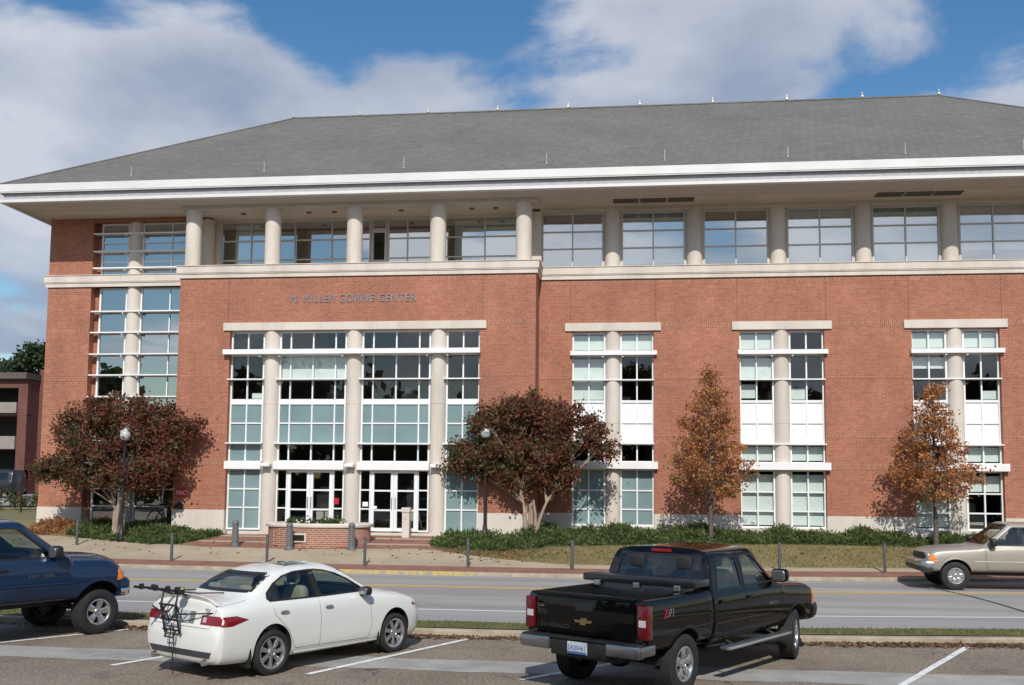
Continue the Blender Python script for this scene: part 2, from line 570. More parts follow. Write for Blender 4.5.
simple('tan_moulding', (0.40, 0.37, 0.33), 0.6)
simple('tail_clear', (0.55, 0.50, 0.50), 0.15, 0.2, 0.1, 10, coat=1.0)
simple('amber', (0.75, 0.20, 0.02), 0.2, 0, 0.1, 10, coat=1.0)
simple('lamp_clear', (0.55, 0.57, 0.60), 0.12, 0.6, 0.1, 12, coat=1.0)
simple('plate_white', (0.42, 0.46, 0.50), 0.5, 0, 0.05)
simple('plate_blue', (0.05, 0.10, 0.28), 0.5, 0, 0.05)
simple('mirror_face', (0.25, 0.26, 0.27), 0.3, 0.8)
simple('dull_chrome', (0.30, 0.30, 0.31), 0.28, 0.9, 0.1, 5)
simple('gold', (0.30, 0.23, 0.12), 0.35, 0.8)
simple('rack_black', (0.012, 0.012, 0.014), 0.5)
simple('strap_yellow', (0.65, 0.45, 0.12), 0.6)

# ------------------------------------------------------------------ building blocks
class MB:
    """collects shapes into one mesh"""

    def __init__(self):
        self.v, self.f, self.mi = [], [], []

    def add(self, verts, faces, mi=0):
        b = len(self.v)
        self.v += [tuple(p) for p in verts]
        for f in faces:
            self.f.append(tuple(b + i for i in f))
            self.mi.append(mi)
        return self

    def quad(self, a, b, c, d, mi=0):
        return self.add([a, b, c, d], [(0, 1, 2, 3)], mi)

    def box(self, x0, x1, y0, y1, z0, z1, mi=0):
        v = [(x0, y0, z0), (x1, y0, z0), (x1, y1, z0), (x0, y1, z0), (x0, y0, z1), (x1, y0, z1), (x1, y1, z1), (x0, y1, z1)]
        return self.add(v, [(0, 3, 2, 1), (4, 5, 6, 7), (0, 1, 5, 4), (1, 2, 6, 5), (2, 3, 7, 6), (3, 0, 4, 7)], mi)

    def bbox(self, x0, x1, y0, y1, z0, z1, b=0.01, mi=0):
        """box with chamfered upright and horizontal edges"""
        cx, cy, cz = (x0 + x1) / 2, (y0 + y1) / 2, (z0 + z1) / 2
        hx, hy, hz = (x1 - x0) / 2, (y1 - y0) / 2, (z1 - z0) / 2
        b = min(b, hx * .9, hy * .9, hz * .9)
        bm = bmesh.new()
        r = bmesh.ops.create_cube(bm, size=1)
        for v in bm.verts:
            v.co = Vector((v.co.x * 2 * hx + cx, v.co.y * 2 * hy + cy, v.co.z * 2 * hz + cz))
        bmesh.ops.bevel(bm, geom=bm.edges[:], offset=b, segments=2, affect='EDGES', profile=0.5)
        bm.verts.index_update()
        self.add([v.co for v in bm.verts], [[v.index for v in f.verts] for f in bm.faces], mi)
        bm.free()
        return self

    def tube(self, path, radius, n=8, mi=0, caps=True):
        P = [Vector(p) for p in path]
        rs = radius if isinstance(radius, (list, tuple)) else [radius] * len(P)
        rings = []
        up = None
        for i, p in enumerate(P):
            d = (P[min(i + 1, len(P) - 1)] - P[max(i - 1, 0)]).normalized()
            if up is None:
                up = Vector((0, 0, 1)) if abs(d.z) < .9 else Vector((1, 0, 0))
            a = d.cross(up)
            if a.length < 1e-5:
                a = d.cross(Vector((0, 1, 0)))
            a.normalize()
            b = a.cross(d).normalized()
            up = b
            rings.append([p + (a * math.cos(2 * math.pi * k / n) + b * math.sin(2 * math.pi * k / n)) * rs[i] for k in range(n)])
        v = [q for r in rings for q in r]
        f = []
        for i in range(len(P) - 1):
            for k in range(n):
                k2 = (k + 1) % n
                f.append((i * n + k, i * n + k2, (i + 1) * n + k2, (i + 1) * n + k))
        if caps:
            f.append(tuple(range(n))[::-1])
            f.append(tuple((len(P) - 1) * n + k for k in range(n)))
        return self.add(v, f, mi)

    def lathe(self, prof, n=24, c=(0, 0, 0), axis='z', mi=0, a0=0.0, a1=2 * math.pi, sx=1.0, sy=1.0, caps=True):
        """prof: list of (radius, height)"""
        full = abs(a1 - a0 - 2 * math.pi) < 1e-6
        m = n if full else n + 1
        v = []
        for r, h in prof:
            for k in range(m):
                a = a0 + (a1 - a0) * k / n
                p = (r * math.cos(a) * sx, r * math.sin(a) * sy, h)
                if axis == 'y':
                    p = (p[0], h, p[1])
                elif axis == 'x':
                    p = (h, p[0], p[1])
                v.append((p[0] + c[0], p[1] + c[1], p[2] + c[2]))
        f = []
        for i in range(len(prof) - 1):
            for k in range(n if full else n):
                k2 = (k + 1) % m
                if not full and k + 1 >= m:
                    continue
                q = (i * m + k, i * m + k2, (i + 1) * m + k2, (i + 1) * m + k)
                f.append(q[::-1] if axis == 'y' else q)
        if caps and prof[0][0] > 1e-4 and full:
            f.append(tuple(range(m))[::-1])
        if caps and prof[-1][0] > 1e-4 and full:
            f.append(tuple((len(prof) - 1) * m + k for k in range(m)))
        return self.add(v, f, mi)

    def blob(self, c, rad, e=0.45, nu=20, nv=12, mi=0):
        """rounded box / superellipsoid"""
        def sp(x, p):
            return math.copysign(abs(x) ** p, x)
        v = []
        for j in range(nv + 1):
            ph = -math.pi / 2 + math.pi * j / nv
            for i in range(nu):
                th = 2 * math.pi * i / nu
                v.append((c[0] + rad[0] * sp(math.cos(ph), e) * sp(math.cos(th), e),
                          c[1] + rad[1] * sp(math.cos(ph), e) * sp(math.sin(th), e), c[2] + rad[2] * sp(math.sin(ph), e)))
        f = []
        for j in range(nv):
            for i in range(nu):
                i2 = (i + 1) % nu
                f.append((j * nu + i, j * nu + i2, (j + 1) * nu + i2, (j + 1) * nu + i))
        return self.add(v, f, mi)

    def build(self, name, mats, parent=None, smooth=None, loc=None):
        me = bpy.data.meshes.new(name)
        me.from_pydata(self.v, [], self.f)
        mats = [mats] if isinstance(mats, str) else mats
        for m in mats:
            me.materials.append(MATS[m])
        if len(mats) > 1:
            me.polygons.foreach_set('material_index', self.mi)
        if smooth:
            me.polygons.foreach_set('use_smooth', [True] * len(me.polygons))
            me.set_sharp_from_angle(angle=R_(smooth))
        me.update()
        return link(me, name, parent, loc)


def link(me, name, parent=None, loc=None):
    o = bpy.data.objects.new(name, me)
    COL.objects.link(o)
    if parent is not None:
        o.parent = parent
        if parent.get('world_parts') and parent.parent is None:
            o.matrix_parent_inverse = Matrix.Translation(-parent.location)
    if loc is not None:
        o.location = loc
    return o


def fast_mesh(name, verts, quads, mats, mi=None, parent=None, loc=None):
    verts = np.asarray(verts, np.float32)
    quads = np.asarray(quads, np.int32)
    me = bpy.data.meshes.new(name)
    me.vertices.add(len(verts))
    me.vertices.foreach_set('co', verts.ravel())
    k = quads.shape[1]
    me.loops.add(quads.size)
    me.loops.foreach_set('vertex_index', quads.ravel())
    me.polygons.add(len(quads))
    me.polygons.foreach_set('loop_start', np.arange(0, quads.size, k, dtype=np.int32))
    for m in mats:
        me.materials.append(MATS[m])
    if mi is not None:
        me.polygons.foreach_set('material_index', np.asarray(mi, np.int32))
    me.update(calc_edges=True)
    return link(me, name, parent, loc)


def tag(o, label=None, cat=None, group=None, kind=None):
    if label:
        o['label'] = label
    if cat:
        o['category'] = cat
    if group:
        o['group'] = group
    if kind:
        o['kind'] = kind
    return o


def thing(name, label, cat, loc=(0, 0, 0), rz=0, group=None, world_parts=False):
    o = bpy.data.objects.new(name, None)
    COL.objects.link(o)
    o.empty_display_size = 0.2
    o.location = loc
    o.rotation_euler = (0, 0, rz)
    if world_parts:
        o['world_parts'] = 1
    return tag(o, label, cat, group)


def copy_tree(o, parent=None):
    c = o.copy()
    COL.objects.link(c)
    if parent is not None:
        c.parent = parent
    for ch in [k for k in o.children]:
        copy_tree(ch, c)
    return c


def text_geo(body, size=1.0, extrude=0.0, align='CENTER', spacing=1.0, bold=0.0):
    cu = bpy.data.curves.new('lettering', 'FONT')
    cu.body = body
    cu.size = size
    cu.extrude = extrude
    cu.align_x = align
    cu.space_character = spacing
    cu.offset = bold
    ob = bpy.data.objects.new('lettering', cu)
    COL.objects.link(ob)
    dg = bpy.context.evaluated_depsgraph_get()
    me = bpy.data.meshes.new_from_object(ob.evaluated_get(dg))
    v = [tuple(p.co) for p in me.vertices]
    f = [tuple(p.vertices) for p in me.polygons]
    bpy.data.objects.remove(ob)
    bpy.data.meshes.remove(me)
    bpy.data.curves.remove(cu)
    return v, f


def add_text(mb, body, size, origin, u, v, extrude=0.004, align='CENTER', mi=0, squeeze=1.0, spacing=1.0, bold=0.0):
    vs, fs = text_geo(body, size, extrude, align, spacing, bold)
    o, u, v = Vector(origin), Vector(u).normalized(), Vector(v).normalized()
    n = u.cross(v)
    mb.add([o + u * (p[0] * squeeze) + v * p[1] + n * p[2] for p in vs], fs, mi)


# ------------------------------------------------------------------ terrain
def c_(x):
    d = x + 3.5
    if d >= 0:
        return .0075 * d * d if d < 18 else .0075 * 324 + .27 * (d - 18)
    d = -d
    return .003 * d * d if d < 22 else .003 * 484 + .132 * (d - 22)


PX = [-1e4, 18.38, 18.4, 19.4, 24.5, 28.85, 29.0, 29.8, 31.0, 35.9, 36.5, 80, 1e4]
PZ = [0, 0, .12, .10, .13, .08, .22, .24, .36, 1.02, 1.05, 2.2, 2.2]


def T(x, y):
    return float(np.interp(y - c_(x), PX, PZ))


def structure(o):
    o['kind'] = 'structure'
    return o


def strip(name, x0, x1, lo, hi, mat, dz=0.0, step=0.5, ny=2, flat=None):
    """sheet following the terrain between two lines measured along the street"""
    fl = lo if callable(lo) else (lambda x: lo)
    fh = hi if callable(hi) else (lambda x: hi)
    nx = max(1, int(round((x1 - x0) / step)))
    vs, fs = [], []
    for i in range(nx + 1):
        x = x0 + (x1 - x0) * i / nx
        a, b = fl(x), fh(x)
        for j in range(ny + 1):
            yp = a + (b - a) * j / ny
            z = (float(np.interp(yp, PX, PZ)) if flat is None else flat) + dz
            vs.append((x, yp + c_(x), z))
    w = ny + 1
    for i in range(nx):
        for j in range(ny):
            fs.append((i * w + j, (i + 1) * w + j, (i + 1) * w + j + 1, i * w + j + 1))
    return structure(MB().add(vs, fs).build(name, mat))


def build_ground():
    # one sheet to the horizon, a little below the paved and planted surfaces
    xs = sorted(set([-1500, -700, -350, -200, -130, -90] + list(np.arange(-70, 71, 2.0)) + [90, 130, 200, 350, 700, 1500]))
    ys = sorted(set([-1500, -600, -250, -120, -60, -30, -10, 5, 12, 17, 18.2, 18.4, 19.4, 22, 24.5, 27, 28.85, 29, 29.8, 31, 33, 35.9, 36.5, 45, 60, 80, 120, 200, 400, 800, 1500]))
    vs = [(x, y + max(-6, min(12, c_(x))), float(np.interp(y, PX, PZ)) - 0.06 - (0.06 if 18.38 < y < 29.1 else 0)) for x in xs for y in ys]
    n = len(ys)
    fs = [(i * n + j, (i + 1) * n + j, (i + 1) * n + j + 1, i * n + j + 1) for i in range(len(xs) - 1) for j in range(n - 1)]
    structure(MB().add(vs, fs).build('ground', 'land'))
    strip('parking_lot', -60, 60, -45, 18.2, 'asphalt_lot', step=1.0, ny=10)
    strip('concrete_gutter', -60, 60, lambda x: 14.85 - c_(x) + .1 * min(1, max(0, -x / 6)) + .03 * math.sin(x * 3.1) + .02 * math.sin(x * 8.3), lambda x: 15.78 - c_(x) + .15 * min(1, max(0, -x / 6)) + .02 * max(0, x) + .03 * math.sin(x * 2.3) + .02 * math.sin(x * 7.1), 'concrete_strip', dz=0.004, step=.2)
    # kerb of the parking lot
    def kerb(name, lo, hi, ztop, zbase, mat, x0=-60, x1=60, dz=0):
        vs, fs = [], []
        nx = int((x1 - x0) / 0.5)
        for i in range(nx + 1):
            x = x0 + (x1 - x0) * i / nx
            wob = 0.008 * math.sin(x * 1.7) + 0.006 * math.sin(x * 4.1)
            y0, y1 = lo + c_(x) + wob, hi + c_(x)
            vs += [(x, y0, zbase - .05), (x, y0 + .02, ztop - .025 + dz), (x, y0 + .05, ztop + dz), (x, y1, ztop + dz), (x, y1 + .02, zbase - .05)]
        for i in range(nx):
            for j in range(4):
                fs.append((i * 5 + j, (i + 1) * 5 + j, (i + 1) * 5 + j + 1, i * 5 + j + 1))
        return structure(MB().add(vs, fs).build(name, mat, smooth=40))
    kerb('parking_kerb', 18.2, 18.42, 0.12, 0.0, 'kerb_concrete')
    strip('kerb_dirt', -60, 60, lambda x: 18.06 + .05 * math.sin(x * 1.9) + .04 * math.sin(x * 5.3), 18.21, 'kerb_dirt', dz=.005, step=.2)
    strip('grass_verge', -60, 60, 18.44, lambda x: 19.42 + .05 * math.sin(x * 1.3) + .03 * math.sin(x * 3.7), 'verge', dz=0.012)
    strip('road', -60, 60, 19.3, 28.9, 'asphalt_road', dz=0.0, ny=8)
    kerb('street_kerb', 28.82, 29.02, 0.225, 0.08, 'kerb_concrete')
    kerb('kerb_paint', 28.815, 29.015, 0.225, 0.08, 'kerb_yellow', x0=-10.0, x1=-4.5, dz=.004)
    strip('road_edge_line', -60, 60, 21.08, 21.20, 'paint_road_white', dz=0.005)
    strip('road_centre_line', -60, 60, 25.55, 25.72, 'paint_yellow', dz=0.005)
    strip('road_centre_line', -60, 60, 25.86, 26.03, 'paint_yellow', dz=0.005)
    # brick edging, pavement, lawn and the brick forecourt
    strip('brick_edging', -60, 60, 29.0, lambda x: 30.2 + .02 * math.sin(x * 2.2), 'brick_paving', dz=0.004)

    def walk_far(x):
        return float(np.interp(x, [-60, -21, -14.5, -11, -6.8, -5.1, -3.9, -2.1, .5, 60], [33.9, 33.8, 32.5, 32.4, 32.86, 31.9, 31.38, 30.8, 30.72, 30.85]))
    strip('pavement', -60, 60, 30.15, walk_far, 'concrete_walk', dz=0.008, ny=6)
    strip('brick_forecourt', -15.2, -5.6, lambda x: walk_far(x) - .05, 36.4, 'brick_paving', dz=0.004, ny=6)
    strip('forecourt_band', -15.1, -6.2, 33.35, 33.6, 'concrete_walk', dz=0.009)
    strip('forecourt_band', -15.1, -5.8, 34.35, 34.6, 'concrete_walk', dz=0.009)
    strip('entrance_slab', -15.2, -5.0, 34.95, 36.6, 'concrete_walk', dz=0.013, ny=2)
    strip('lawn', -6.9, 60, walk_far, 37.5, 'lawn', dz=-0.004, ny=16, step=.4)
    strip('lawn', -60, -14.6, walk_far, 38.5, 'lawn', dz=-0.004, ny=12, step=.5)
    # drive beside the building, with the far kerb
    m = MB()
    pts = [(-60, 51), (-29, 51), (-26, 60), (-30, 72), (-60, 72)]
    m.add([(x, y, T(x, y) + .02) for x, y in pts], [tuple(range(5))])
    structure(m.build('side_drive', 'asphalt_road'))
    # stall lines
    for (a, b) in (((-11.2, 15.45), (-9.13, 18.27)), ((-7.75, 14.5), (-5.95, 18.2)), ((-4.65, 14.3), (-2.73, 18.3)), ((-1.55, 14.4), (1.75, 18.35)), ((3.35, 14.1), (5.85, 18.62)), ((8.2, 14.6), (10.2, 19.3))):
        a, b = Vector(a), Vector(b)
        d = (b - a).normalized()
        nn = Vector((-d.y, d.x)) * 0.055
        vs = []
        k = 14
        for i in range(k + 1):
            p = a.lerp(b, i / k)
            j = random.uniform(-.008, .008)
            vs += [(p.x + nn.x * (1 + j * 8), p.y + nn.y, .009), (p.x - nn.x, p.y - nn.y * (1 - j * 8), .009)]
        structure(MB().add(vs, [(2 * i, 2 * i + 1, 2 * i + 3, 2 * i + 2) for i in range(k)]).build('stall_line', 'paint_white'))
    # tar seam across the road
    P = [(7.4, 28.7), (7.75, 28.4), (8.1, 27.6), (8.3, 26.0), (8.4, 24.4), (8.5, 22.6), (8.7, 21.0)]
    vs = []
    for x, y in P:
        vs += [(x - .045, y, T(x, y) + .006), (x + .045, y, T(x, y) + .006)]
    structure(MB().add(vs, [(2 * i, 2 * i + 1, 2 * i + 3, 2 * i + 2) for i in range(len(P) - 1)]).build('tar_seam', 'tar'))


build_ground()


# ------------------------------------------------------------------ the big brick building
Y0, YB = 36.5, 35.2                 # main wall plane, plane of the projecting entrance block
XL, XBL, XBR, XR = -22.8, -16.72, -3.36, 20.6
ZB, ZT0, ZT1, ZS = 0.2, 10.33, 10.80, 13.06
YBACK = 51.1
bld = thing('office_building', 'long red brick building with limestone columns, tall window bays and a gray hipped roof', 'building', ((XL + XR) / 2, 36.5, 1.05), world_parts=True)


def wall_cells(mb, x0, x1, z0, z1, Y, holes, depth=0.35):
    """front wall with real openings and their reveals"""
    xs = sorted({x0, x1, *[h[0] for h in holes if x0 < h[0] < x1], *[h[1] for h in holes if x0 < h[1] < x1]})
    zs = sorted({z0, z1, *[h[2] for h in holes if z0 < h[2] < z1], *[h[3] for h in holes if z0 < h[3] < z1]})
    for i in range(len(xs) - 1):
        for j in range(len(zs) - 1):
            cx, cz = (xs[i] + xs[i + 1]) / 2, (zs[j] + zs[j + 1]) / 2
            if any(h[0] < cx < h[1] and h[2] < cz < h[3] for h in holes):
                continue
            mb.quad((xs[i], Y, zs[j]), (xs[i + 1], Y, zs[j]), (xs[i + 1], Y, zs[j + 1]), (xs[i], Y, zs[j + 1]))
    for h in holes:
        a, b, c, d = max(h[0], x0), min(h[1], x1), max(h[2], z0), min(h[3], z1)
        if c >= d or a >= b:
            continue
        D = Y + depth
        if h[0] >= x0:
            mb.quad((a, Y, c), (a, Y, d), (a, D, d), (a, D, c))
        if h[1] <= x1:
            mb.quad((b, Y, d), (b, Y, c), (b, D, c), (b, D, d))
        if h[3] < z1:
            mb.quad((a, Y, d), (b, Y, d), (b, D, d), (a, D, d))
        if h[2] > z0:
            mb.quad((a, Y, c), (a, D, c), (b, D, c), (b, Y, c))


WC = [-0.645, 5.39, 11.37]                       # the three tall window bays
H = [(c - 1.485, c + 1.485, 1.30, 8.38) for c in WC]
HE = [(-14.72, -5.38, 1.0, 8.33)]
HW = [(-21.0, XBL + .02, 1.1, 12.9)]
ZBASE = 1.75
m = MB()
wall_cells(m, XBR, XR, ZBASE, ZT0, Y0, H)
wall_cells(m, XBL, XBR, ZBASE, ZT0, YB, HE)
wall_cells(m, XL, XBL, ZBASE, 13.085, Y0, HW)
m.quad((XBR, YB, ZBASE), (XBR, Y0, ZBASE), (XBR, Y0, ZT0), (XBR, YB, ZT0))
m.quad((XBL, Y0, ZBASE), (XBL, YB, ZBASE), (XBL, YB, ZT0), (XBL, Y0, ZT0))
m.quad((XL, YBACK, ZBASE), (XL, Y0, ZBASE), (XL, Y0, 13.085), (XL, YBACK, 13.085))
m.quad((XR, Y0, ZBASE), (XR, YBACK, ZBASE), (XR, YBACK, 12.95), (XR, Y0, 12.95))
m.quad((XR, YBACK, ZBASE), (XL, YBACK, ZBASE), (XL, YBACK, 12.95), (XR, YBACK, 12.95))
m.build('wall', 'facade_brick', bld)
m = MB()
wall_cells(m, XBR + .02, XR, ZB, ZBASE, Y0 - .02, H)
wall_cells(m, XBL, XBR + .02, ZB, ZBASE, YB - .02, HE)
wall_cells(m, XL - .02, XBL, ZB, ZBASE, Y0 - .02, HW)
m.quad((XBR + .02, YB - .02, ZB), (XBR + .02, Y0 - .02, ZB), (XBR + .02, Y0 - .02, ZBASE), (XBR + .02, YB - .02, ZBASE))
m.quad((XL - .02, YBACK, ZB), (XL - .02, Y0 - .02, ZB), (XL - .02, Y0 - .02, ZBASE), (XL - .02, YBACK, ZBASE))
m.quad((XR, Y0, ZB), (XR, YBACK, ZB), (XR, YBACK, ZBASE), (XR, Y0, ZBASE))
for (a, b, y) in ((XBR + .02, XR, Y0), (XBL, XBR + .02, YB), (XL - .02, XBL, Y0)):
    hs = sorted([(h[0], h[1]) for h in H + HE + HW if a - 1 < h[0] < b])
    cur = a
    for h0, h1 in hs + [(b, b)]:
        if h0 > cur:
            m.quad((cur, y - .02, ZBASE), (h0, y - .02, ZBASE), (h0, y + .002, ZBASE), (cur, y + .002, ZBASE))
        cur = h1
m.build('stone_base', 'limestone', bld)

# soldier courses, control joints
for (z0, z1) in ((10.13, 10.325), (8.50, 8.70), (6.62, 6.70), (4.50, 4.58), (3.36, 3.56)):
    for (a, b, y) in ((XBR + .01, XR, Y0), (XBL + .0, XBR - .004, YB), (XL + .004, HW[0][0] - .004, Y0)):
        hs = sorted([(h[0] - (.27 if z0 > 8 else 0), h[1] + (.27 if z0 > 8 else 0)) for h in H + HE if a <= h[0] < b and (z0 < h[3] + .3)])
        cur = a
        for h0, h1 in hs + [(b, b)]:
            if h0 > cur:
                MB().box(cur, h0, y - .006, y + .003, z0, z1).build('soldier_course', 'soldier_brick', bld)
            cur = h1
m = MB()
for x in [c + s * 1.56 for c in WC for s in (-1, 1)] + [17.4]:
    MB().box(x - .009, x + .009, Y0 - .007, Y0 + .002, 8.71, ZT0).build('control_joint', 'joint_dark', bld)
for x in (-14.81, -5.3):
    MB().box(x - .009, x + .009, YB - .007, YB + .002, 8.71, ZT0).build('control_joint', 'joint_dark', bld)

# limestone band below the top storey (two stepped courses) following the plan
PLAN = [(XL, YBACK), (XL, Y0), (XBL, Y0), (XBL, YB), (XBR, YB), (XBR, Y0), (XR, Y0), (XR, YBACK)]


def offset_plan(d):
    return [(XL - d, YBACK), (XL - d, Y0 - d), (XBL - d, Y0 - d), (XBL - d, YB - d), (XBR + d, YB - d), (XBR + d, Y0 - d), (XR + d, Y0 - d), (XR + d, YBACK)]


def plan_run(mb, prof):
    """prof: (offset, z) from bottom to top, swept along the front plan"""
    rows = [[(x, y, z) for x, y in offset_plan(d)] for d, z in prof]
    for r0, r1 in zip(rows, rows[1:]):
        for i in range(len(r0) - 1):
            mb.quad(r0[i], r0[i + 1], r1[i + 1], r1[i])


m = MB()
plan_run(m, [(0, ZT0 - .002), (.07, ZT0), (.07, ZT0 + .14), (.10, ZT0 + .15), (.10, ZT0 + .175), (.12, ZT0 + .19), (.12, ZT1 - .03), (.15, ZT1 - .025), (.15, ZT1), (-.45, ZT1 + .004)])
m.build('stone_band', 'limestone', bld)
m = MB()
for x in (-12.0, -8.9, -5.7, -2.15, .89, 3.9, 6.9, 9.9, 12.9, 15.9, 18.7, -15.0, -20.98):
    y = YB if XBL < x < XBR else Y0
    MB().box(x - .006, x + .006, y - .124, y - .06, ZT0 + .2, ZT1 - .035).build('band_joint', 'gray_frame', bld)


# --- windows
def window(name, x0, x1, z0, z1, Y, xsplit, zsplit, fw=0.06, fd=0.10, glass='glass_lower', frame='window_frame', panels=(), special=None, mull=0.05, parent=None, blinds=(), trans_drop=()):
    """frame with mullions, real panes behind, and solid panels where the photo has them.
    panels: (zlo, zhi, material, name); blinds: (xlo, xhi, zlo, zhi, material)"""
    f = MB()
    f.box(x0, x0 + fw, Y - fd, Y, z0, z1)
    f.box(x1 - fw, x1, Y - fd, Y, z0, z1)
    f.box(x0 + fw, x1 - fw, Y - fd, Y, z0, z0 + fw)
    f.box(x0 + fw, x1 - fw, Y - fd, Y, z1 - fw, z1)
    for z in zsplit:
        t = mull
        if isinstance(z, tuple):
            z, t = z
        f.box(x0 + fw, x1 - fw, Y - fd + .004, Y - .004, z - t / 2, z + t / 2)
    for x in xsplit:
        f.box(x - mull / 2, x + mull / 2, Y - fd + .007, Y - .007, z0 + fw, z1 - fw)
    fo = f.build(name, frame, parent or bld)
    zs = sorted([z0 + fw / 2] + [z[0] if isinstance(z, tuple) else z for z in zsplit] + [z1 - fw / 2])
    xs = sorted([x0 + fw / 2] + list(xsplit) + [x1 - fw / 2])
    gs, by, g = [], {}, None
    for j in range(len(zs) - 1):
        if any(p[0] < (zs[j] + zs[j + 1]) / 2 < p[1] for p in panels):
            g = None
        elif g is None:
            g = MB()
            gs.append(g)
        for i in range(len(xs) - 1):
            cz = (zs[j] + zs[j + 1]) / 2
            cx = (xs[i] + xs[i + 1]) / 2
            pm = next((p for p in panels if p[0] < cz < p[1]), None)
            a = (xs[i], xs[i + 1], Y - fd * .55, Y - fd * .55 + .012, zs[j], zs[j + 1])
            if pm:
                by.setdefault((pm[2], pm[3]), MB()).box(*a)
            elif not (special and special(cx, cz)):
                # every pane sits a little out of true
                t1, t2 = random.uniform(-.004, .004), random.uniform(-.004, .004)
                y = Y - fd * .55
                w_, h_ = (a[1] - a[0]) / 2, (a[5] - a[4]) / 2
                g.quad((a[0], y - t1 * w_ - t2 * h_, a[4]), (a[1], y + t1 * w_ - t2 * h_, a[4]), (a[1], y + t1 * w_ + t2 * h_, a[5]), (a[0], y - t1 * w_ + t2 * h_, a[5]))
    for g in gs:
        g.build('pane', glass, fo)
    for (mat, nm), mb in by.items():
        mb.build(nm, mat, fo)
    for (xa, xb, za, zb, mat) in blinds:
        MB().box(xa, xb, Y + .06, Y + .075, za, zb).build('blind', mat, fo)
    return fo


def column(mb, x, y, r, z0, z1, n=28):
    mb.lathe([(r, z0), (r, z1)], n=n, c=(x, y, 0))


def column_part(x, y, r, z0, z1, name='column', joints=()):
    prof = [(r, z0)]
    for j in joints:
        prof += [(r, j - .012), (r - .012, j - .004), (r - .012, j + .004), (r, j + .012)]
    prof.append((r, z1))
    return MB().lathe(prof, n=32, c=(x, y, 0)).build(name, 'limestone', bld, smooth=50)


# three tall bays of the right-hand wall
GZ = Y0 + .26
BL = {  # blinds seen behind the glass: bay -> half -> list of (col, zlo, zhi)
    (0, 0): [(0, 7.74, 8.28), (1, 7.74, 8.28), (0, 6.62, 7.40), (1, 6.62, 7.40), (0, 5.9, 6.6), (1, 5.9, 6.6)],
    (0, 1): [(0, 7.74, 8.28), (1, 7.74, 8.28)],
    (1, 0): [(0, 7.74, 8.28), (1, 7.74, 8.28), (0, 6.62, 7.40), (1, 6.62, 7.40), (0, 5.95, 6.45), (0, 3.7, 4.2), (1, 3.7, 4.2), (0, 1.4, 3.2), (1, 1.4, 3.2)],
    (1, 1): [(0, 5.9, 6.3), (0, 3.7, 4.2), (1, 3.7, 4.2), (0, 1.4, 3.2), (1, 1.4, 3.2)],
    (2, 0): [(0, 7.74, 8.28), (1, 7.74, 8.28), (0, 7.0, 7.40), (1, 7.0, 7.40), (0, 1.4, 3.2), (1, 1.4, 3.2)],
    (2, 1): [(0, 7.74, 8.28), (1, 7.74, 8.28), (1, 5.9, 6.2), (0, 3.7, 4.2), (1, 3.7, 4.2), (0, 2.65, 3.2), (1, 2.65, 3.2)],
}
for k, c in enumerate(WC):
    for s in (0, 1):
        x0, x1 = (c - 1.485, c - .27) if s == 0 else (c + .27, c + 1.485)
        xm = (x0 + x1) / 2
        bl = []
        for (col, za, zb) in BL[(k, s)]:
            bl.append((x0 + .04 if col == 0 else xm, xm if col == 0 else x1 - .04, za, zb, 'blind'))
        pn = [(4.32, 5.80, 'panel_white', 'spandrel_panel')]
        if k == 0:
            pn.append((1.3, 3.25, 'frosted', 'frosted_panel'))
        window('window', x0, x1, 1.30, 8.38, GZ, [xm], [(7.58, .22), 6.60, (5.82, .09), (5.04, .035), (4.28, .09), (3.48, .34), 2.58, 1.90], panels=pn, blinds=bl)
    column_part(c, Y0 + .24, .275, 1.0, 8.40, joints=(5.0,))
    m = MB()
    m.bbox(c - 1.55, c + 1.60, Y0 - .16, Y0 + .16, 7.50, 7.66, .008)
    for zz in (6.575, 4.255):
        MB().bbox(c - 1.50, c + 1.50, Y0 - .06, Y0 + .16, zz, zz + .045, .004).build('sun_shelf', 'white_metal', bld)
    for s in (-1, 1):
        m.box(c + s * .36 - .03, c + s * .36 + .03, Y0 - .10, Y0 + .16, 7.43, 7.50)
    m.build('sun_shelf', 'white_metal', bld)
    MB().bbox(c - 1.56, c + 1.62, Y0 - .20, Y0 + .16, 3.36, 3.62, .008).build('canopy', 'white_metal', bld)
    MB().bbox(c - 1.75, c + 1.75, Y0 - .07, Y0 + .34, 8.40, 8.70, .012).build('lintel', 'limestone', bld)

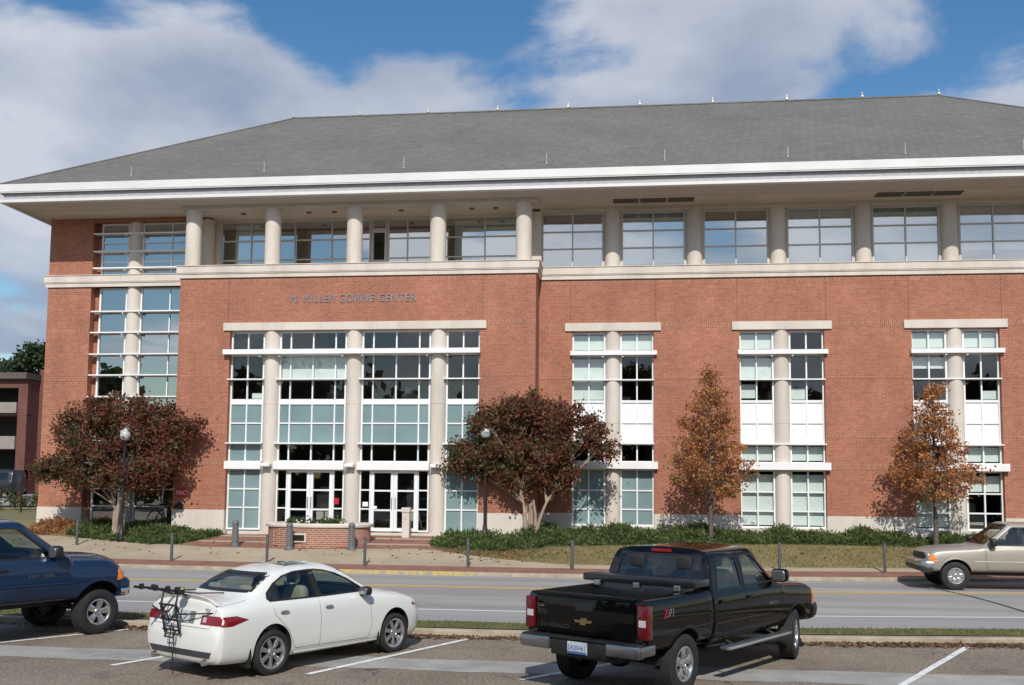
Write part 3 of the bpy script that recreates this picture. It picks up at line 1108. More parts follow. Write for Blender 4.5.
# the entrance
EC = [-13.15, -10.03, -6.90]
GE = YB + .30
bays = [(-14.72, -13.44), (-12.86, -10.32), (-9.74, -7.19), (-6.61, -5.38)]
for b, (x0, x1) in enumerate(bays):
    wide = b in (1, 2)
    w = x1 - x0
    xs = [x0 + .42, x0 + w / 2, x1 - .42] if wide else [x0 + w / 2]
    zs = [(7.52, .22), 6.54, (5.72, .20), 4.93, (4.19, .07), (3.38, .33)]
    pn = [(4.22, 5.62, 'frosted', 'frosted_panel')]
    if not wide:
        pn += [(1.0, 3.2, 'frosted', 'frosted_panel'), (3.5, 4.2, 'frosted', 'frosted_panel')]
        window('window', x0, x1, 1.04, 8.33, GE, xs, zs + [2.52, 1.84], panels=pn, blinds=[(x1 - .5, x1 - .1, 5.85, 6.05, 'blind')] if b == 0 else [])
    else:
        window('window', x0, x1, 3.26, 8.33, GE, xs, [(7.52, .22), 6.54, (5.72, .20), 4.93, (4.19, .07), (3.44, .26)], panels=pn,
               blinds=[(x0 + .05, x1 - .05, 6.52, 7.42, 'blind')] if b == 1 else [])
        # sidelights and the pair of doors
        for (a, c2) in ((x0, x0 + .42), (x1 - .42, x1)):
            window('window', a, c2, 1.04, 3.255, GE, [], [2.52, 1.84], fw=.05)
        for (a, c2, hs) in ((x0 + .425, x0 + w / 2 - .004, 1), (x0 + w / 2 + .004, x1 - .425, -1)):
            d = window('door', a, c2, 1.05, 3.25, GE, [], [2.50, 1.80], fw=.115, mull=.06)
            hx = c2 - .06 if hs == 1 else a + .06
            hm = MB()
            hm.tube([(hx, GE - .11, 1.85), (hx, GE - .17, 1.87), (hx, GE - .17, 2.23), (hx, GE - .11, 2.25)], .013, 6)
            hm.build('handle', 'letter_metal', d)
for x in EC:
    column_part(x, YB + .27, .295, 0.9, 8.35, joints=(5.62,))
m = MB()
m.bbox(-14.9, -5.33, YB - .22, YB + .22, 7.44, 7.62, .008)
for x0, x1 in bays:
    for zz in (6.515, 4.165):
        MB().bbox(x0 - .06, x1 + .05, YB - .03, YB + .24, zz, zz + .045, .004).build('sun_shelf', 'white_metal', bld)
for x in EC:
    for s in (-1, 1):
        m.box(x + s * .37 - .03, x + s * .37 + .03, YB - .14, YB + .22, 7.36, 7.44)
m.build('sun_shelf', 'white_metal', bld)
m = MB()
for x0, x1 in bays:
    MB().bbox(x0 - .07, x1 + .03, YB - .02, YB + .22, 3.24, 3.53, .008).build('canopy', 'white_metal', bld)
m = MB()
m.bbox(-14.97, -5.13, YB - .07, YB + .36, 8.34, 8.63, .012)
m.build('lintel', 'limestone', bld)
for x in EC:
    m = MB()
    m.bbox(x - .17, x + .17, YB - .30, YB + .02, 3.33, 3.46, .03)
    m.build('wall_lamp', 'white_metal', bld)
# notices on the glass
for (xa, xb, ya, za, zb) in ((-9.62, -9.42, .075, 1.93, 2.09), (-9.2, -9.08, .125, 1.84, 1.95)):
    MB().box(xa, xb, GE - ya, GE - ya + .008, za, zb).build('notice', 'sign_white', bld)
MB().box(-10.70, -10.50, GE - .075, GE - .066, 2.0, 2.22).build('notice', 'sign_red', bld)
# the name across the entrance block
m = MB()
add_text(m, 'M. MILLER GORRIE CENTER', .40, (-10.1, YB - .012, 9.37), (1, 0, 0), (0, 0, 1), extrude=.02, squeeze=.88, spacing=1.12, bold=0.0)
m.build('lettering', 'letter_metal', bld)

# left glazed bay with fins, running past the band to the eaves
GW = Y0 + .32
for (za, zb, zs, fins) in ((1.1, 10.32, [2.46, 1.80, 3.45, 4.30, 5.15, 6.02, 6.86, 7.68, 8.53], True), (10.81, 12.9, [11.08, 11.36, 11.75, 12.12, 12.45], True)):
    window('window', -20.76, -19.6, za, zb, GW, [], zs, fw=.07, mull=.045, glass='glass_upper')
    window('window', -19.06, -16.75, za, zb, GW, [-17.85], zs, fw=.07, mull=.045, glass='glass_upper')
column_part(-19.33, Y0 + .30, .29, .9, 10.36)
column_part(-19.33, Y0 + .30, .29, 10.79, 13.0)
for z in (3.45, 4.30, 5.15, 6.02, 6.86, 7.68, 8.53, 9.36, 11.08, 11.75, 12.45):
    m = MB()
    m.bbox(-20.97, (XBL - .003) if z < 10 else XBL + .15, Y0 - .03, Y0 + .24, z - .026, z + .026, .005)
    for q in (-1, 1):
        m.box(-19.33 + q * .34 - .02, -19.33 + q * .34 + .02, Y0 + .0, Y0 + .24, z - .10, z - .024)
    m.build('sun_shelf', 'white_metal', bld)
m = MB()
m.quad((-21.0, GW + .02, 1.1), (-20.76, GW + .02, 1.1), (-20.76, GW + .02, 12.9), (-21.0, GW + .02, 12.9))
m.build('return_wall', 'facade_brick', bld)

# top storey, right: windows between engaged columns
G3 = Y0 + .42
cols3 = [-.66 + 3.005 * k for k in range(-1, 8)]
for k in range(len(cols3) - 1):
    a = cols3[k] + .33 if k else XBR + .05
    b = min(cols3[k + 1] - .33, XR - .3)
    if b - a < .6:
        continue
    xm = (a + b) / 2
    bl = []
    if k in (1, 3, 4, 5, 6):
        top = 12.92
        lo = {1: 11.0, 3: 10.95, 4: 10.95, 5: 11.3, 6: 11.0}[k]
        bl = [(a + .05, b - .05, lo, top, 'blind')]
    window('window', a, b, ZT1 + .01, 12.93, G3, [xm], [12.22, 11.57], fw=.06, mull=.05, glass='glass_upper', frame='gray_frame', blinds=bl)
for x in cols3[1:]:
    column_part(x, Y0 + .30, .285, ZT1 - .01, ZS + .05)
    MB().box(x - .335, x + .335, Y0 + .34, Y0 + .46, ZT1, 12.95).build('pier', 'limestone', bld)
MB().bbox(XBR + .003, XR, Y0 + .06, Y0 + .5, 12.93, 13.09, .01).build('head_beam', 'soffit', bld)
# top storey, left: open loggia
CF = [-16.40, -13.29, -10.15, -7.01, -3.84]
for x in CF:
    column_part(x, YB + .30, .295, ZT1 - .01, 13.06)
GL = Y0 + .82
column_part(-16.5, Y0 + .42, .285, 10.6, 13.0)
BX = [-16.15, -13.98, -10.73, -7.36, -4.03]
for k in range(4):
    a, b = BX[k] + .08, BX[k + 1] - .08
    if k == 2:
        # glazed door towards the left end
        d = window('door', -9.98, -9.36, 10.75, 12.55, GL, [], [11.35], fw=.09, frame='gray_frame', mull=.06)
        window('window', -9.98, -9.36, 12.56, 13.0, GL, [], [], frame='gray_frame', glass='glass_upper')
        window('window', a, -10.0, 10.75, 13.0, GL, [], [12.22, 11.45], frame='gray_frame', glass='glass_upper')
        window('window', -9.34, b, 10.75, 13.0, GL, [-8.55], [12.22, 11.45], frame='gray_frame', glass='glass_upper')
    else:
        xs = {0: [a + 1.25], 1: [a + .85, b - .75], 3: [a + 1.75]}[k]
        window('window', a, b, 10.75, 13.0, GL, xs, [12.22, 11.45], frame='gray_frame', glass='glass_upper', blinds=[(a + .55, b, 10.8, 12.9, 'blind')] if k in (0, 3) else [])
    MB().box(BX[k + 1] - .10, BX[k + 1] + .10, GL - .09, GL + .04, 10.75, 13.0).build('pier', 'limestone', bld)
MB().box(-16.72, BX[0] + .08, GL - .09, GL + .04, 10.75, 13.0).build('pier', 'limestone', bld)
window('window', BX[4] + .10, XBR - .42, 10.75, 13.0, GL, [], [12.22, 11.45], frame='gray_frame', glass='glass_upper')
m = MB()
m.box(XBL + .05, XBR - .05, YB + .02, GL + .02, 10.62, 10.74)
m.build('terrace_floor', 'limestone', bld)
MB().bbox(XBL - .06, XBR + .07, YB + .0, YB + .58, 12.96, 13.20, .015).build('beam', 'soffit_cove', bld)
MB().bbox(XBL, XBR + .002, GL - .14, GL + .1, 13.0, 13.09, .01).build('head_beam', 'soffit', bld)
MB().box(XBR - .42, XBR + .06, Y0 + .10, Y0 + .5, 10.76, 12.97).build('end_wall', 'limestone', bld)
MB().box(XBL - .02, XBL + .06, Y0 + .5, GL, 10.8, 13.06).build('end_wall', 'limestone', bld)

# rooms behind the glass
m = MB()
YI = GL + 4.2
for (x0, x1) in ((XL + .1, XBL), (XBL, XBR), (XBR, 5.0 - 2.6), (5.0 - 2.6, 8.4), (8.4, XR - .1)):
    y = Y0 + .48
    for (za, zb) in ((1.0, 5.0), (5.3, 10.3), (10.62, 13.1)):
        m.quad((x0, YI, za), (x1, YI, za), (x1, YI, zb), (x0, YI, zb))
        yy = (GL + .02) if (za > 10 and x0 >= XBL and x1 <= XBR) else (YB + .45 if x0 >= XBL and x1 <= XBR else y + .02)
        m.box(x0 + .06, x1 - .06, yy, YI, za - .28, za)
        for x in (x0 + .06, x1 - .06):
            m.quad((x, yy, za), (x, YI, za), (x, YI, zb), (x, yy, zb))
m.box(XL + .1, XR - .1, GL + .05, YI, 13.1, 13.2)
m.build('interior', 'interior', bld)
m = MB()
for (x, z, w, h) in ((-12.2, 1.02, .7, 1.3), (-8.6, 1.02, .5, 1.6), (-11.9, 5.32, 1.2, 1.0), (-8.9, 5.32, .8, .9), (-.9, 5.32, .9, .8), (5.1, 5.32, .7, 1.0), (12.1, 1.02, .6, .9), (11.0, 5.32, .7, 1.0), (-20, 1.02, .9, 1.1)):
    m = MB()
    m.bbox(x, x + w, Y0 + 1.6, Y0 + 2.2, z, z + h, .02)
    m.bbox(x + .1, x + w * .6, Y0 + 1.8, Y0 + 2.1, z + h - .002, z + h + .3, .02)
    m.build('furniture', 'interior_light', bld)

# eaves: white fascia in two steps, cove and soffit
EX0, EX1, EYF, EYB = XL - .85, XR + .85, Y0 - 2.15, YBACK + 2.15


def eave_ring(d, z):
    return [(EX0 + d, EYB - d, z), (EX0 + d, EYF + d, z), (EX1 - d, EYF + d, z), (EX1 - d, EYB - d, z)]


def eave_run(mb, prof):
    rows = [eave_ring(d, z) for d, z in prof]
    for r0, r1 in zip(rows, rows[1:]):
        for i in range(4):
            j = (i + 1) % 4
            mb.quad(r0[i], r0[j], r1[j], r1[i])


m = MB()
eave_run(m, [(.09, 13.36), (.0, 13.53), (.0, 13.555), (-.02, 13.575), (-.02, 13.86), (.05, 13.885)][1:])
m.build('fascia', 'fascia_white', bld)
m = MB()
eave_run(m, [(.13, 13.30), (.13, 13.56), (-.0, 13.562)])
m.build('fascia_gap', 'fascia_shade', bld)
m = MB()
eave_run(m, [(.22, 13.165), (.05, 13.165), (.03, 13.18), (.03, 13.275), (.05, 13.29), (.14, 13.297)])
m.build('fascia_trim', 'fascia_white', bld)
m = MB()
eave_run(m, [(1.02, 13.075), (.95, 13.08), (.62, 13.15), (.40, 13.185), (.21, 13.18)])
m.build('soffit_cove', 'soffit_cove', bld, smooth=50)
m = MB()
r1 = eave_ring(1.0, 13.07)
m.quad(*r1[::-1])
m.build('soffit', 'soffit', bld)
for x0 in (-.63, 8.6):
    for k in range(3):
        a = x0 + k * .99
        m = MB()
        m.box(a, a + .93, 35.55, 36.05, 13.045, 13.075)
        for q in range(7):
            m.box(a + .03, a + .90, 35.58 + q * .065, 35.60 + q * .065, 13.037, 13.045)
        m.build('soffit_vent', 'vent_dark', bld)
m = MB()
for x in (-14.8, -12.2, -11.2, -8.6, -5.9, -5.0):
    MB().lathe([(.10, 13.03), (.10, 13.068)], 14, c=(x, 36.3, 0)).build('downlight', 'vent_dark', bld)
# hipped roof
YRG, ZRG = (EYF + EYB) / 2, 19.65
half = YRG - EYF
c0, c1, c2, c3 = (EX0 + .03, EYF + .03, 13.88), (EX1 - .03, EYF + .03, 13.88), (EX1 - .03, EYB - .03, 13.88), (EX0 + .03, EYB - .03, 13.88)
ra, rb = (-15.65, YRG, ZRG), (13.3, YRG, ZRG)
m = MB()
m.add([c0, c1, c2, c3, ra, rb], [(0, 1, 5, 4), (1, 2, 5), (2, 3, 4, 5), (3, 0, 4)])
roof = m.build('roof', 'shingles', bld)
m = MB()
m.tube([ra, rb], .07, 6)
for q in (c0, c3):
    m.tube([q, ra], .05, 6)
for q in (c1, c2):
    m.tube([q, rb], .05, 6)
m.build('ridge_cap', 'shingles', roof)
for k in range(10):
    x = ra[0] + .05 + (rb[0] - ra[0] - .1) * k / 9
    m = MB()
    m.blob((x, YRG, ZRG + .10), (.07, .07, .05), .8, 10, 6)
    m.tube([(x, YRG, ZRG + .1), (x, YRG, ZRG + .32)], .012, 5)
    m.build('ridge_light', 'brass', roof)
sl = (ZRG - 13.88) / half
for x in (-18.69, -13.49, -8.2, -2.98, 1.21, 5.46, 9.4, 13.27, 17.3):
    m = MB()
    z = 13.88 + .55 * sl
    m.tube([(x, EYF + .55, z - .05), (x, EYF + .55, z + .40)], .011, 5)
    m.blob((x, EYF + .55, z + .01), (.04, .04, .03), 1, 8, 5)
    m.build('lightning_rod', 'gray_frame', roof)


# ------------------------------------------------------------------ trees, shrubs and beds
def leaf_quads(centers, size, flat=0.0, elong=1.7, rng=RNG):
    n = len(centers)
    a = rng.normal(size=(n, 3))
    a[:, 2] *= (1 - flat)
    a /= np.linalg.norm(a, axis=1)[:, None]
    b = rng.normal(size=(n, 3))
    b -= a * (a * b).sum(1)[:, None]
    b /= np.linalg.norm(b, axis=1)[:, None]
    s = (size * rng.uniform(.65, 1.35, n))[:, None]
    u, v = a * s * elong * .5, b * s * .5
    V = np.stack([centers - u, centers - u * .1 + v, centers + u, centers - u * .1 - v], 1).reshape(-1, 3)
    Q = np.arange(4 * n).reshape(-1, 4)
    return V, Q


def crown(name, clumps, per, spread, size, mats, weights, parent, tint=None):
    """clumps: array of centres; each clump has its own leading leaf colour"""
    C = np.asarray(clumps)
    n = len(C)
    ctr, mi = [], []
    w = np.asarray(weights, float)
    for i in range(n):
        k = int(per * RNG.uniform(.6, 1.4))
        d = RNG.normal(size=(k, 3)) * spread * RNG.uniform(.7, 1.25) * np.array([1, 1, .8])
        ctr.append(C[i] + d)
        wi = w if tint is None else w * tint(C[i])
        wi = wi / wi.sum()
        lead = RNG.choice(len(w), p=wi)
        m = RNG.choice(len(w), size=k, p=wi)
        m[RNG.random(k) < .6] = lead
        mi.append(m)
    ctr, mi = np.concatenate(ctr), np.concatenate(mi)
    V, Q = leaf_quads(ctr, size)
    return fast_mesh(name, V, Q, mats, mi, parent)


def branch_path(a, b, bend, k=6):
    a, b = Vector(a), Vector(b)
    off = Vector((random.uniform(-1, 1), random.uniform(-1, 1), random.uniform(-.3, .6))) * bend * (b - a).length
    return [a.lerp(b, i / k) + off * math.sin(math.pi * i / k) + Vector((random.uniform(-1, 1), random.uniform(-1, 1), 0)) * bend * .12 for i in range(k + 1)]


def crape_myrtle(loc, label, lobes, fork, trunks, red, seed):
    random.seed(seed)
    t = thing('crape_myrtle', label, 'tree', loc, group='crape myrtles by the building')
    m = MB()
    tips = []
    for i in range(trunks):
        a = 2 * math.pi * i / trunks + random.uniform(-.3, .3)
        lb = lobes[i % len(lobes)]
        base = (math.cos(a) * .16, math.sin(a) * .14, -.1)
        mid = (math.cos(a) * .34 + lb[0] * .13, math.sin(a) * .3 + lb[1] * .13, fork * random.uniform(.85, 1.1))
        p = branch_path(base, mid, .05, 7)
        m.tube(p, [.085 - .045 * k / 7 for k in range(8)], 7)
        tips.append(p[-1])
    clumps = []
    for j, (x, y, z, rx, ry, rz, n) in enumerate(lobes):
        src = min(tips, key=lambda q: (q.x - x) ** 2 + (q.y - y) ** 2)
        p = branch_path(src, (x, y, z), .08, 6)
        m.tube(p, [.036 - .024 * k / 6 for k in range(7)], 6)
        for _ in range(int(n * .86)):
            d = RNG.normal(size=3)
            d /= np.linalg.norm(d)
            r = RNG.uniform(.25, 1.0) ** .55 * (1.0 if random.random() < .85 else 1.14)
            q = np.array([x + d[0] * rx * r, y + d[1] * ry * r, z + d[2] * rz * r])
            clumps.append(q)
            if random.random() < .5:
                s = p[random.randint(3, 6)]
                m.tube(branch_path(s, tuple(q), .10, 3), [.014, .011, .008, .004], 4, caps=False)
    m.build('trunk', 'crape_bark', t, smooth=60)

    def tint(q):
        f = 1 / (1 + math.exp(-(q[0] - red) * 1.6))
        g = max(0, min(1, (q[2] - 2.6) / 2.2))
        return np.array([.5 + .9 * f, .15 + .95 * f, 1.0, 1.3 - .9 * f, (1.2 - .9 * f) * (1.2 - g)])
    crown('crown', clumps, 56, .15, .072, ['leaf_maroon', 'leaf_red', 'leaf_brown', 'leaf_olive', 'leaf_green'], [1.1, .5, 1.1, .8, .6], t, tint)
    return t


zl = T(-18.4, 34.6)
crape_myrtle((-18.4, 34.5, zl), 'wide multi-trunk crape myrtle, olive turning red, in front of the far left glazed bay', [
    (-2.2, .0, 2.55, .95, .8, .55, 52), (-1.7, .1, 3.9, 1.0, .9, .75, 62), (-.3, .0, 4.55, 1.15, .9, .6, 66), (.6, .0, 3.7, 1.05, 1.0, .75, 66),
    (1.9, .0, 3.75, .95, .8, .6, 52), (1.55, -.2, 2.6, .95, .8, .6, 52), (-.8, -.3, 3.0, 1.0, .9, .7, 56), (.3, -.3, 2.2, 1.0, .8, .5, 48), (-1.2, -.3, 2.15, .9, .7, .5, 40), (1.2, -.3, 2.1, .8, .7, .5, 36), (2.75, 0, 4.05, .35, .3, .25, 8), (-2.8, 0, 2.35, .5, .4, .3, 16), (.9, .1, 4.6, .8, .7, .4, 30)], 1.25, 7, -.4, 3)
zl = T(-3.5, 34.9)
crape_myrtle((-3.45, 34.75, zl), 'dark maroon multi-trunk crape myrtle beside the right of the glass entrance', [
    (-1.95, .0, 3.0, .9, .8, .55, 46), (-1.5, .1, 4.0, .85, .8, .6, 44), (-.3, .0, 4.3, 1.05, .9, .75, 62), (.75, .0, 4.25, .95, .9, .65, 52),
    (1.9, .0, 3.8, .8, .7, .5, 36), (2.55, .0, 3.25, .45, .5, .5, 18), (.6, -.2, 3.2, .9, .8, .6, 50), (-.6, -.2, 3.1, .95, .8, .6, 50), (-2.5, 0, 2.55, .55, .4, .3, 16), (-1.3, 0, 2.3, .6, .5, .35, 20), (1.1, 0, 2.45, .7, .6, .45, 30), (-.2, -.2, 2.2, .9, .7, .5, 44), (-1.2, -.1, 2.6, .7, .6, .5, 30), (.9, -.2, 1.95, .5, .4, .35, 16)], 1.3, 6, -.2, 5)


def young_oak(loc, label, hgt, rad, z0, seed, green):
    random.seed(seed)
    t = thing('young_oak', label, 'tree', loc, group='young oaks on the lawn')
    m = MB()
    m.tube([(0, 0, -.1), (.01, 0, .8), (-.02, .02, 2.0), (.02, .0, 3.2), (.0, .02, 4.4), (.05, 0, hgt - .3)], [.085, .075, .066, .05, .03, .01], 8)
    cl = []
    nb = 72
    for i in range(nb):
        f = (i + .5) / nb
        z = z0 + (hgt - z0 - .25) * f
        prof = (1 - f) ** .8 * 1.02 * (0.62 + .38 * min(1, f / .12))
        L = rad * prof * random.uniform(.7, 1.13) + .12
        a = i * 2.39996 + random.uniform(-.4, .4)
        dz = L * random.uniform(-.12, .28)
        tip = Vector((math.cos(a) * L, math.sin(a) * L, z + dz))
        p = branch_path((0, 0, z - .1), tip, .06, 4)
        m.tube(p, [.016 * (1 - f * .5), .013, .010, .007, .003], 4, caps=False)
        k = max(2, int(L / .19))
        for j in range(k):
            s = .25 + .75 * (j + random.random()) / k
            q = Vector((0, 0, z - .1)).lerp(tip, s)
            cl.append((q.x + random.uniform(-.1, .1), q.y + random.uniform(-.1, .1), q.z + random.uniform(-.09, .09)))
    m.build('trunk', 'oak_bark', t, smooth=60)

    def tint(q):
        low = max(0, min(1, (z0 + .9 - q[2]) / 1.0))
        return np.array([1.0, .9, .9, .35 + green * low * 3.5])
    crown('crown', cl, 27, .108, .06, ['oak_rust', 'oak_orange', 'oak_brown', 'oak_olive'], [1.1, .8, .8, .5], t, tint)
    return t


young_oak((2.70, 34.75, T(2.70, 34.75)), 'slim young oak with sparse rust and olive leaves between the first two right window bays', 6.2, 1.78, 1.7, 11, 1.0)
young_oak((10.12, 35.1, T(10.12, 35.1)), 'slim young oak with burnt orange leaves in front of the rightmost window bay', 5.75, 1.66, 1.7, 12, .25)


def juniper_bed(name, label, outline_front, back, x0, x1, h, n, seed, group=None, mats=('juniper', 'juniper_light', 'juniper_deep'), skip=None):
    """low spreading shrubs: bumpy mound with many sprays"""
    rng = np.random.default_rng(seed)
    loc = ((x0 + x1) / 2, back((x0 + x1) / 2), T((x0 + x1) / 2, 35))
    t = thing(name, label, 'hedge', loc, group=group, world_parts=True)
    nx, ny = int((x1 - x0) / .25), 8
    ph = rng.uniform(0, 6, 8)

    def hump(x, y):
        return .58 + .36 * math.sin(x * 2.1 + ph[0] + y) + .22 * math.sin(x * 4.7 + ph[1] - y * 2.3) + .15 * math.sin(y * 5.1 + ph[2] + x)
    vs, fs = [], []
    for i in range(nx + 1):
        x = x0 + (x1 - x0) * i / nx
        a, b = outline_front(x), back(x)
        e = min(1, (x - x0) / .5, (x1 - x) / .5)
        for j in range(ny + 1):
            f = j / ny
            y = a + (b - a) * f
            prof = math.sin(math.pi * min(.5, f * 1.6)) if f < .5 else 1
            prof *= 1 if f < .93 else .5
            vs.append((x, y, T(x, y) - .02 + h * .72 * prof * max(.05, e) * max(.25, hump(x, y))))
    for i in range(nx):
        for j in range(ny):
            k = i * (ny + 1) + j
            fs.append((k, k + ny + 1, k + ny + 2, k + 1))
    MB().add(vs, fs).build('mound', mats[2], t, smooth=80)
    X = rng.uniform(x0, x1, n)
    F = rng.uniform(0, 1, n) ** 1.25
    base = []
    for x, f in zip(X, F):
        a, b = outline_front(x), back(x)
        y = a + (b - a) * f
        e = max(.05, min(1, (x - x0) / .5, (x1 - x) / .5))
        prof = math.sin(math.pi * min(.5, f * 1.6 + .04))
        base.append((x, y, T(x, y) + h * .70 * prof * e * max(.25, hump(x, y))))
    base = np.array(base)
    k = 5
    B = np.repeat(base, k, 0) + rng.normal(size=(n * k, 3)) * .05
    d = rng.normal(size=(n * k, 3)) * np.array([.8, .8, .35]) + np.array([0, -.35, .75])
    d /= np.linalg.norm(d, axis=1)[:, None]
    L = rng.uniform(.08, .21, (n * k, 1)) * (h / .4) ** .5
    s = rng.normal(size=(n * k, 3))
    s -= d * (s * d).sum(1)[:, None]
    s /= np.linalg.norm(s, axis=1)[:, None]
    wdt = .022
    V = np.stack([B - s * wdt * .6, B + d * L * .55 - s * wdt, B + d * L, B + d * L * .5 + s * wdt], 1).reshape(-1, 3)
    Q = np.arange(4 * n * k).reshape(-1, 4)
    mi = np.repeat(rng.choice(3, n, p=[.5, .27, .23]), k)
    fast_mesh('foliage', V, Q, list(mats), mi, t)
    return t


def interp(pts):
    xs, ys = [p[0] for p in pts], [p[1] for p in pts]
    return lambda x: float(np.interp(x, xs, ys))


juniper_bed('juniper_bed', 'long dark green juniper bed along the right wall base and round the maroon tree',
            interp([(-6.7, 33.6), (-6.2, 33.05), (-5.3, 32.75), (-4.2, 32.6), (-2.3, 33.7), (.6, 34.25), (5.7, 35.1), (10, 35.45), (15, 36.0), (20, 36.2)]),
            interp([(-6.7, 33.9), (-5.5, 34.8), (-3.4, 35.0), (-3.2, 36.3), (20, 36.4)]), -6.7, 17, .42, 6400, 21)
juniper_bed('juniper_bed', 'bright green juniper bed under the olive and red tree at the left corner',
            interp([(-20.6, 35.0), (-19.6, 34.3), (-18.3, 33.75), (-16.5, 33.2), (-15.5, 33.25), (-15.0, 34.2), (-14.75, 34.9)]),
            interp([(-20.6, 36.3), (-17, 36.3), (-16.75, 35.1), (-14.75, 35.1)]), -20.6, -14.75, .38, 2300, 22)
juniper_bed('ornamental_grass', 'dried orange ornamental grass at the left building corner', interp([(-22.4, 35.2), (-21.5, 34.9), (-20.5, 35.0)]), interp([(-22.4, 35.9), (-20.5, 36.1)]),
            -22.4, -20.5, .55, 420, 23, mats=('straw', 'straw_light', 'straw'))


def tufts(name, x0, x1, lo, hi, n, hgt, mats, seed, label=None):
    rng = np.random.default_rng(seed)
    X = rng.uniform(x0, x1, n)
    P = []
    for x in X:
        yp = rng.uniform(lo(x), hi(x))
        y = yp + c_(x)
        P.append((x, y, T(x, y)))
    P = np.array(P)
    d = rng.normal(size=(n, 3)) * np.array([.45, .45, .1]) + np.array([0, 0, 1])
    L = rng.uniform(.5, 1.2, (n, 1)) * hgt
    s = np.stack([np.cos(X * 37), np.sin(X * 37), X * 0], 1) * .012
    V = np.stack([P - s, P + s, P + d * L], 1).reshape(-1, 3)
    o = fast_mesh(name, V, np.arange(3 * n).reshape(-1, 3), mats, rng.integers(0, len(mats), n))
    return tag(o, label, None, None, 'stuff')


tufts('grass', -13, 13, lambda x: 18.46, lambda x: 19.42, 9000, .055, ['grass_blade', 'grass_dry', 'grass_blade'], 31, 'short green and tan grass on the verge beside the parking lot')
tufts('lawn_grass', -6.5, 15, lambda x: float(np.interp(x, [-6.8, -5.1, -3.9, -2.1, .5, 60], [33.2, 32.0, 31.45, 30.85, 30.78, 30.9])),
      lambda x: float(np.interp(x, [-6.8, -4.5, -2.3, .6, 20], [33.3, 33.0, 34.0, 34.6, 34.8])), 16000, .07, ['grass_dry', 'grass_blade', 'grass_dry'], 32, 'thin dry lawn grass between pavement and juniper bed')


def litter():
    rng = np.random.default_rng(5)
    n = 3100
    X = np.concatenate([rng.normal(5.2, 1.3, 1300), rng.uniform(-4.5, 13, 800), rng.normal(-3.6, .9, 400), rng.uniform(-13, -4.5, 150), rng.normal(-9.3, .8, 450)])
    Y = np.array([18.19 + c_(x) for x in X]) - np.abs(rng.normal(0, .16, n)) - .01
    keep = rng.random(n)
    P = np.stack([X, Y, .012 + .025 * keep], 1)
    V, Q = leaf_quads(P, .05, flat=.75, rng=rng)
    V[:, 2] = np.maximum(V[:, 2], .006)
    o = fast_mesh('leaf_litter', V, Q, ['dead_leaf', 'dead_leaf_tan'], rng.integers(0, 2, n))
    tag(o, 'fallen brown leaves gathered along the parking kerb', None, None, 'stuff')
    n = 700
    X = np.concatenate([rng.normal(-4.3, .8, 350), rng.uniform(-22, 12, 350)])
    Y = np.array([32.6 + c_(x) for x in X]) + rng.normal(0, .7, n)
    P = np.array([(x, y, T(x, y) + .02) for x, y in zip(X, Y)])
    V, Q = leaf_quads(P, .07, flat=.75, rng=rng)
    o = fast_mesh('leaf_litter', V, Q, ['dead_leaf', 'straw'], rng.integers(0, 2, n))
    tag(o, 'scattered rust leaves lying on the pavement and lawn edge', None, None, 'stuff')


litter()


# wooded edge and a big tree behind the viewer: they shade the lot and show in panes and paint
def woods():
    rng = np.random.default_rng(77)
    cl = []
    for x in np.arange(-75, 76, 4.5):
        hh, rr = rng.uniform(9, 14), rng.uniform(3, 4.5)
        for k in range(46):
            f = rng.random()
            a = rng.uniform(0, 6.28)
            q = rr * math.sqrt(rng.random()) * (1.05 - .6 * f)
            cl.append((x + math.cos(a) * q, -34 + 4 * math.sin(x * .3) + math.sin(a) * q, .6 + hh * f))
    o = crown('far_woods', cl, 26, .75, .85, ['leaf_green', 'leaf_olive', 'leaf_brown', 'juniper_deep'], [1, .8, .6, .8], None)
    tag(o, 'wooded edge across the parking lot, seen only in reflections', None, None, 'stuff')


woods()


def shade_tree():
    rng = np.random.default_rng(78)
    t = thing('shade_tree', 'tall spreading tree behind the viewer that shades the near edge of the lot', 'tree', (1.3, -2.6, 0))
    m = MB()
    m.tube([(0, 0, -.1), (.05, .1, 3), (-.1, .5, 6), (-.4, 1.2, 9.5)], [.26, .21, .16, .06], 8)
    cl = []
    for _ in range(150):
        d = rng.normal(size=3)
        d /= np.linalg.norm(d)
        r = rng.uniform(.3, 1) ** .6
        cl.append((-.6 + d[0] * 3.4 * r, 1.2 + d[1] * 2.7 * r, 9.2 + d[2] * 2.2 * r))
    for k in range(12):
        m.tube(branch_path((-.1, .5, 6), cl[k], .06, 4), [.09, .07, .05, .03, .01], 5)
    m.build('trunk', 'bark', t, smooth=60)
    crown('crown', cl, 70, .32, .17, ['leaf_olive', 'leaf_green', 'leaf_brown'], [1, 1, .6], t)


shade_tree()


# ------------------------------------------------------------------ street furniture
def street_post(loc, label):
    t = thing('kerb_post', label, 'post', loc, group='thin gray posts along the street kerb')
    m = MB()
    m.lathe([(.045, -.1), (.045, .86), (.043, .88), (.0, .885)], 10)
    m.build('pole', 'gray_post', t, smooth=40)
    MB().lathe([(.051, .70), (.051, .76)], 10).build('band', 'bollard_gray', t)
    return t


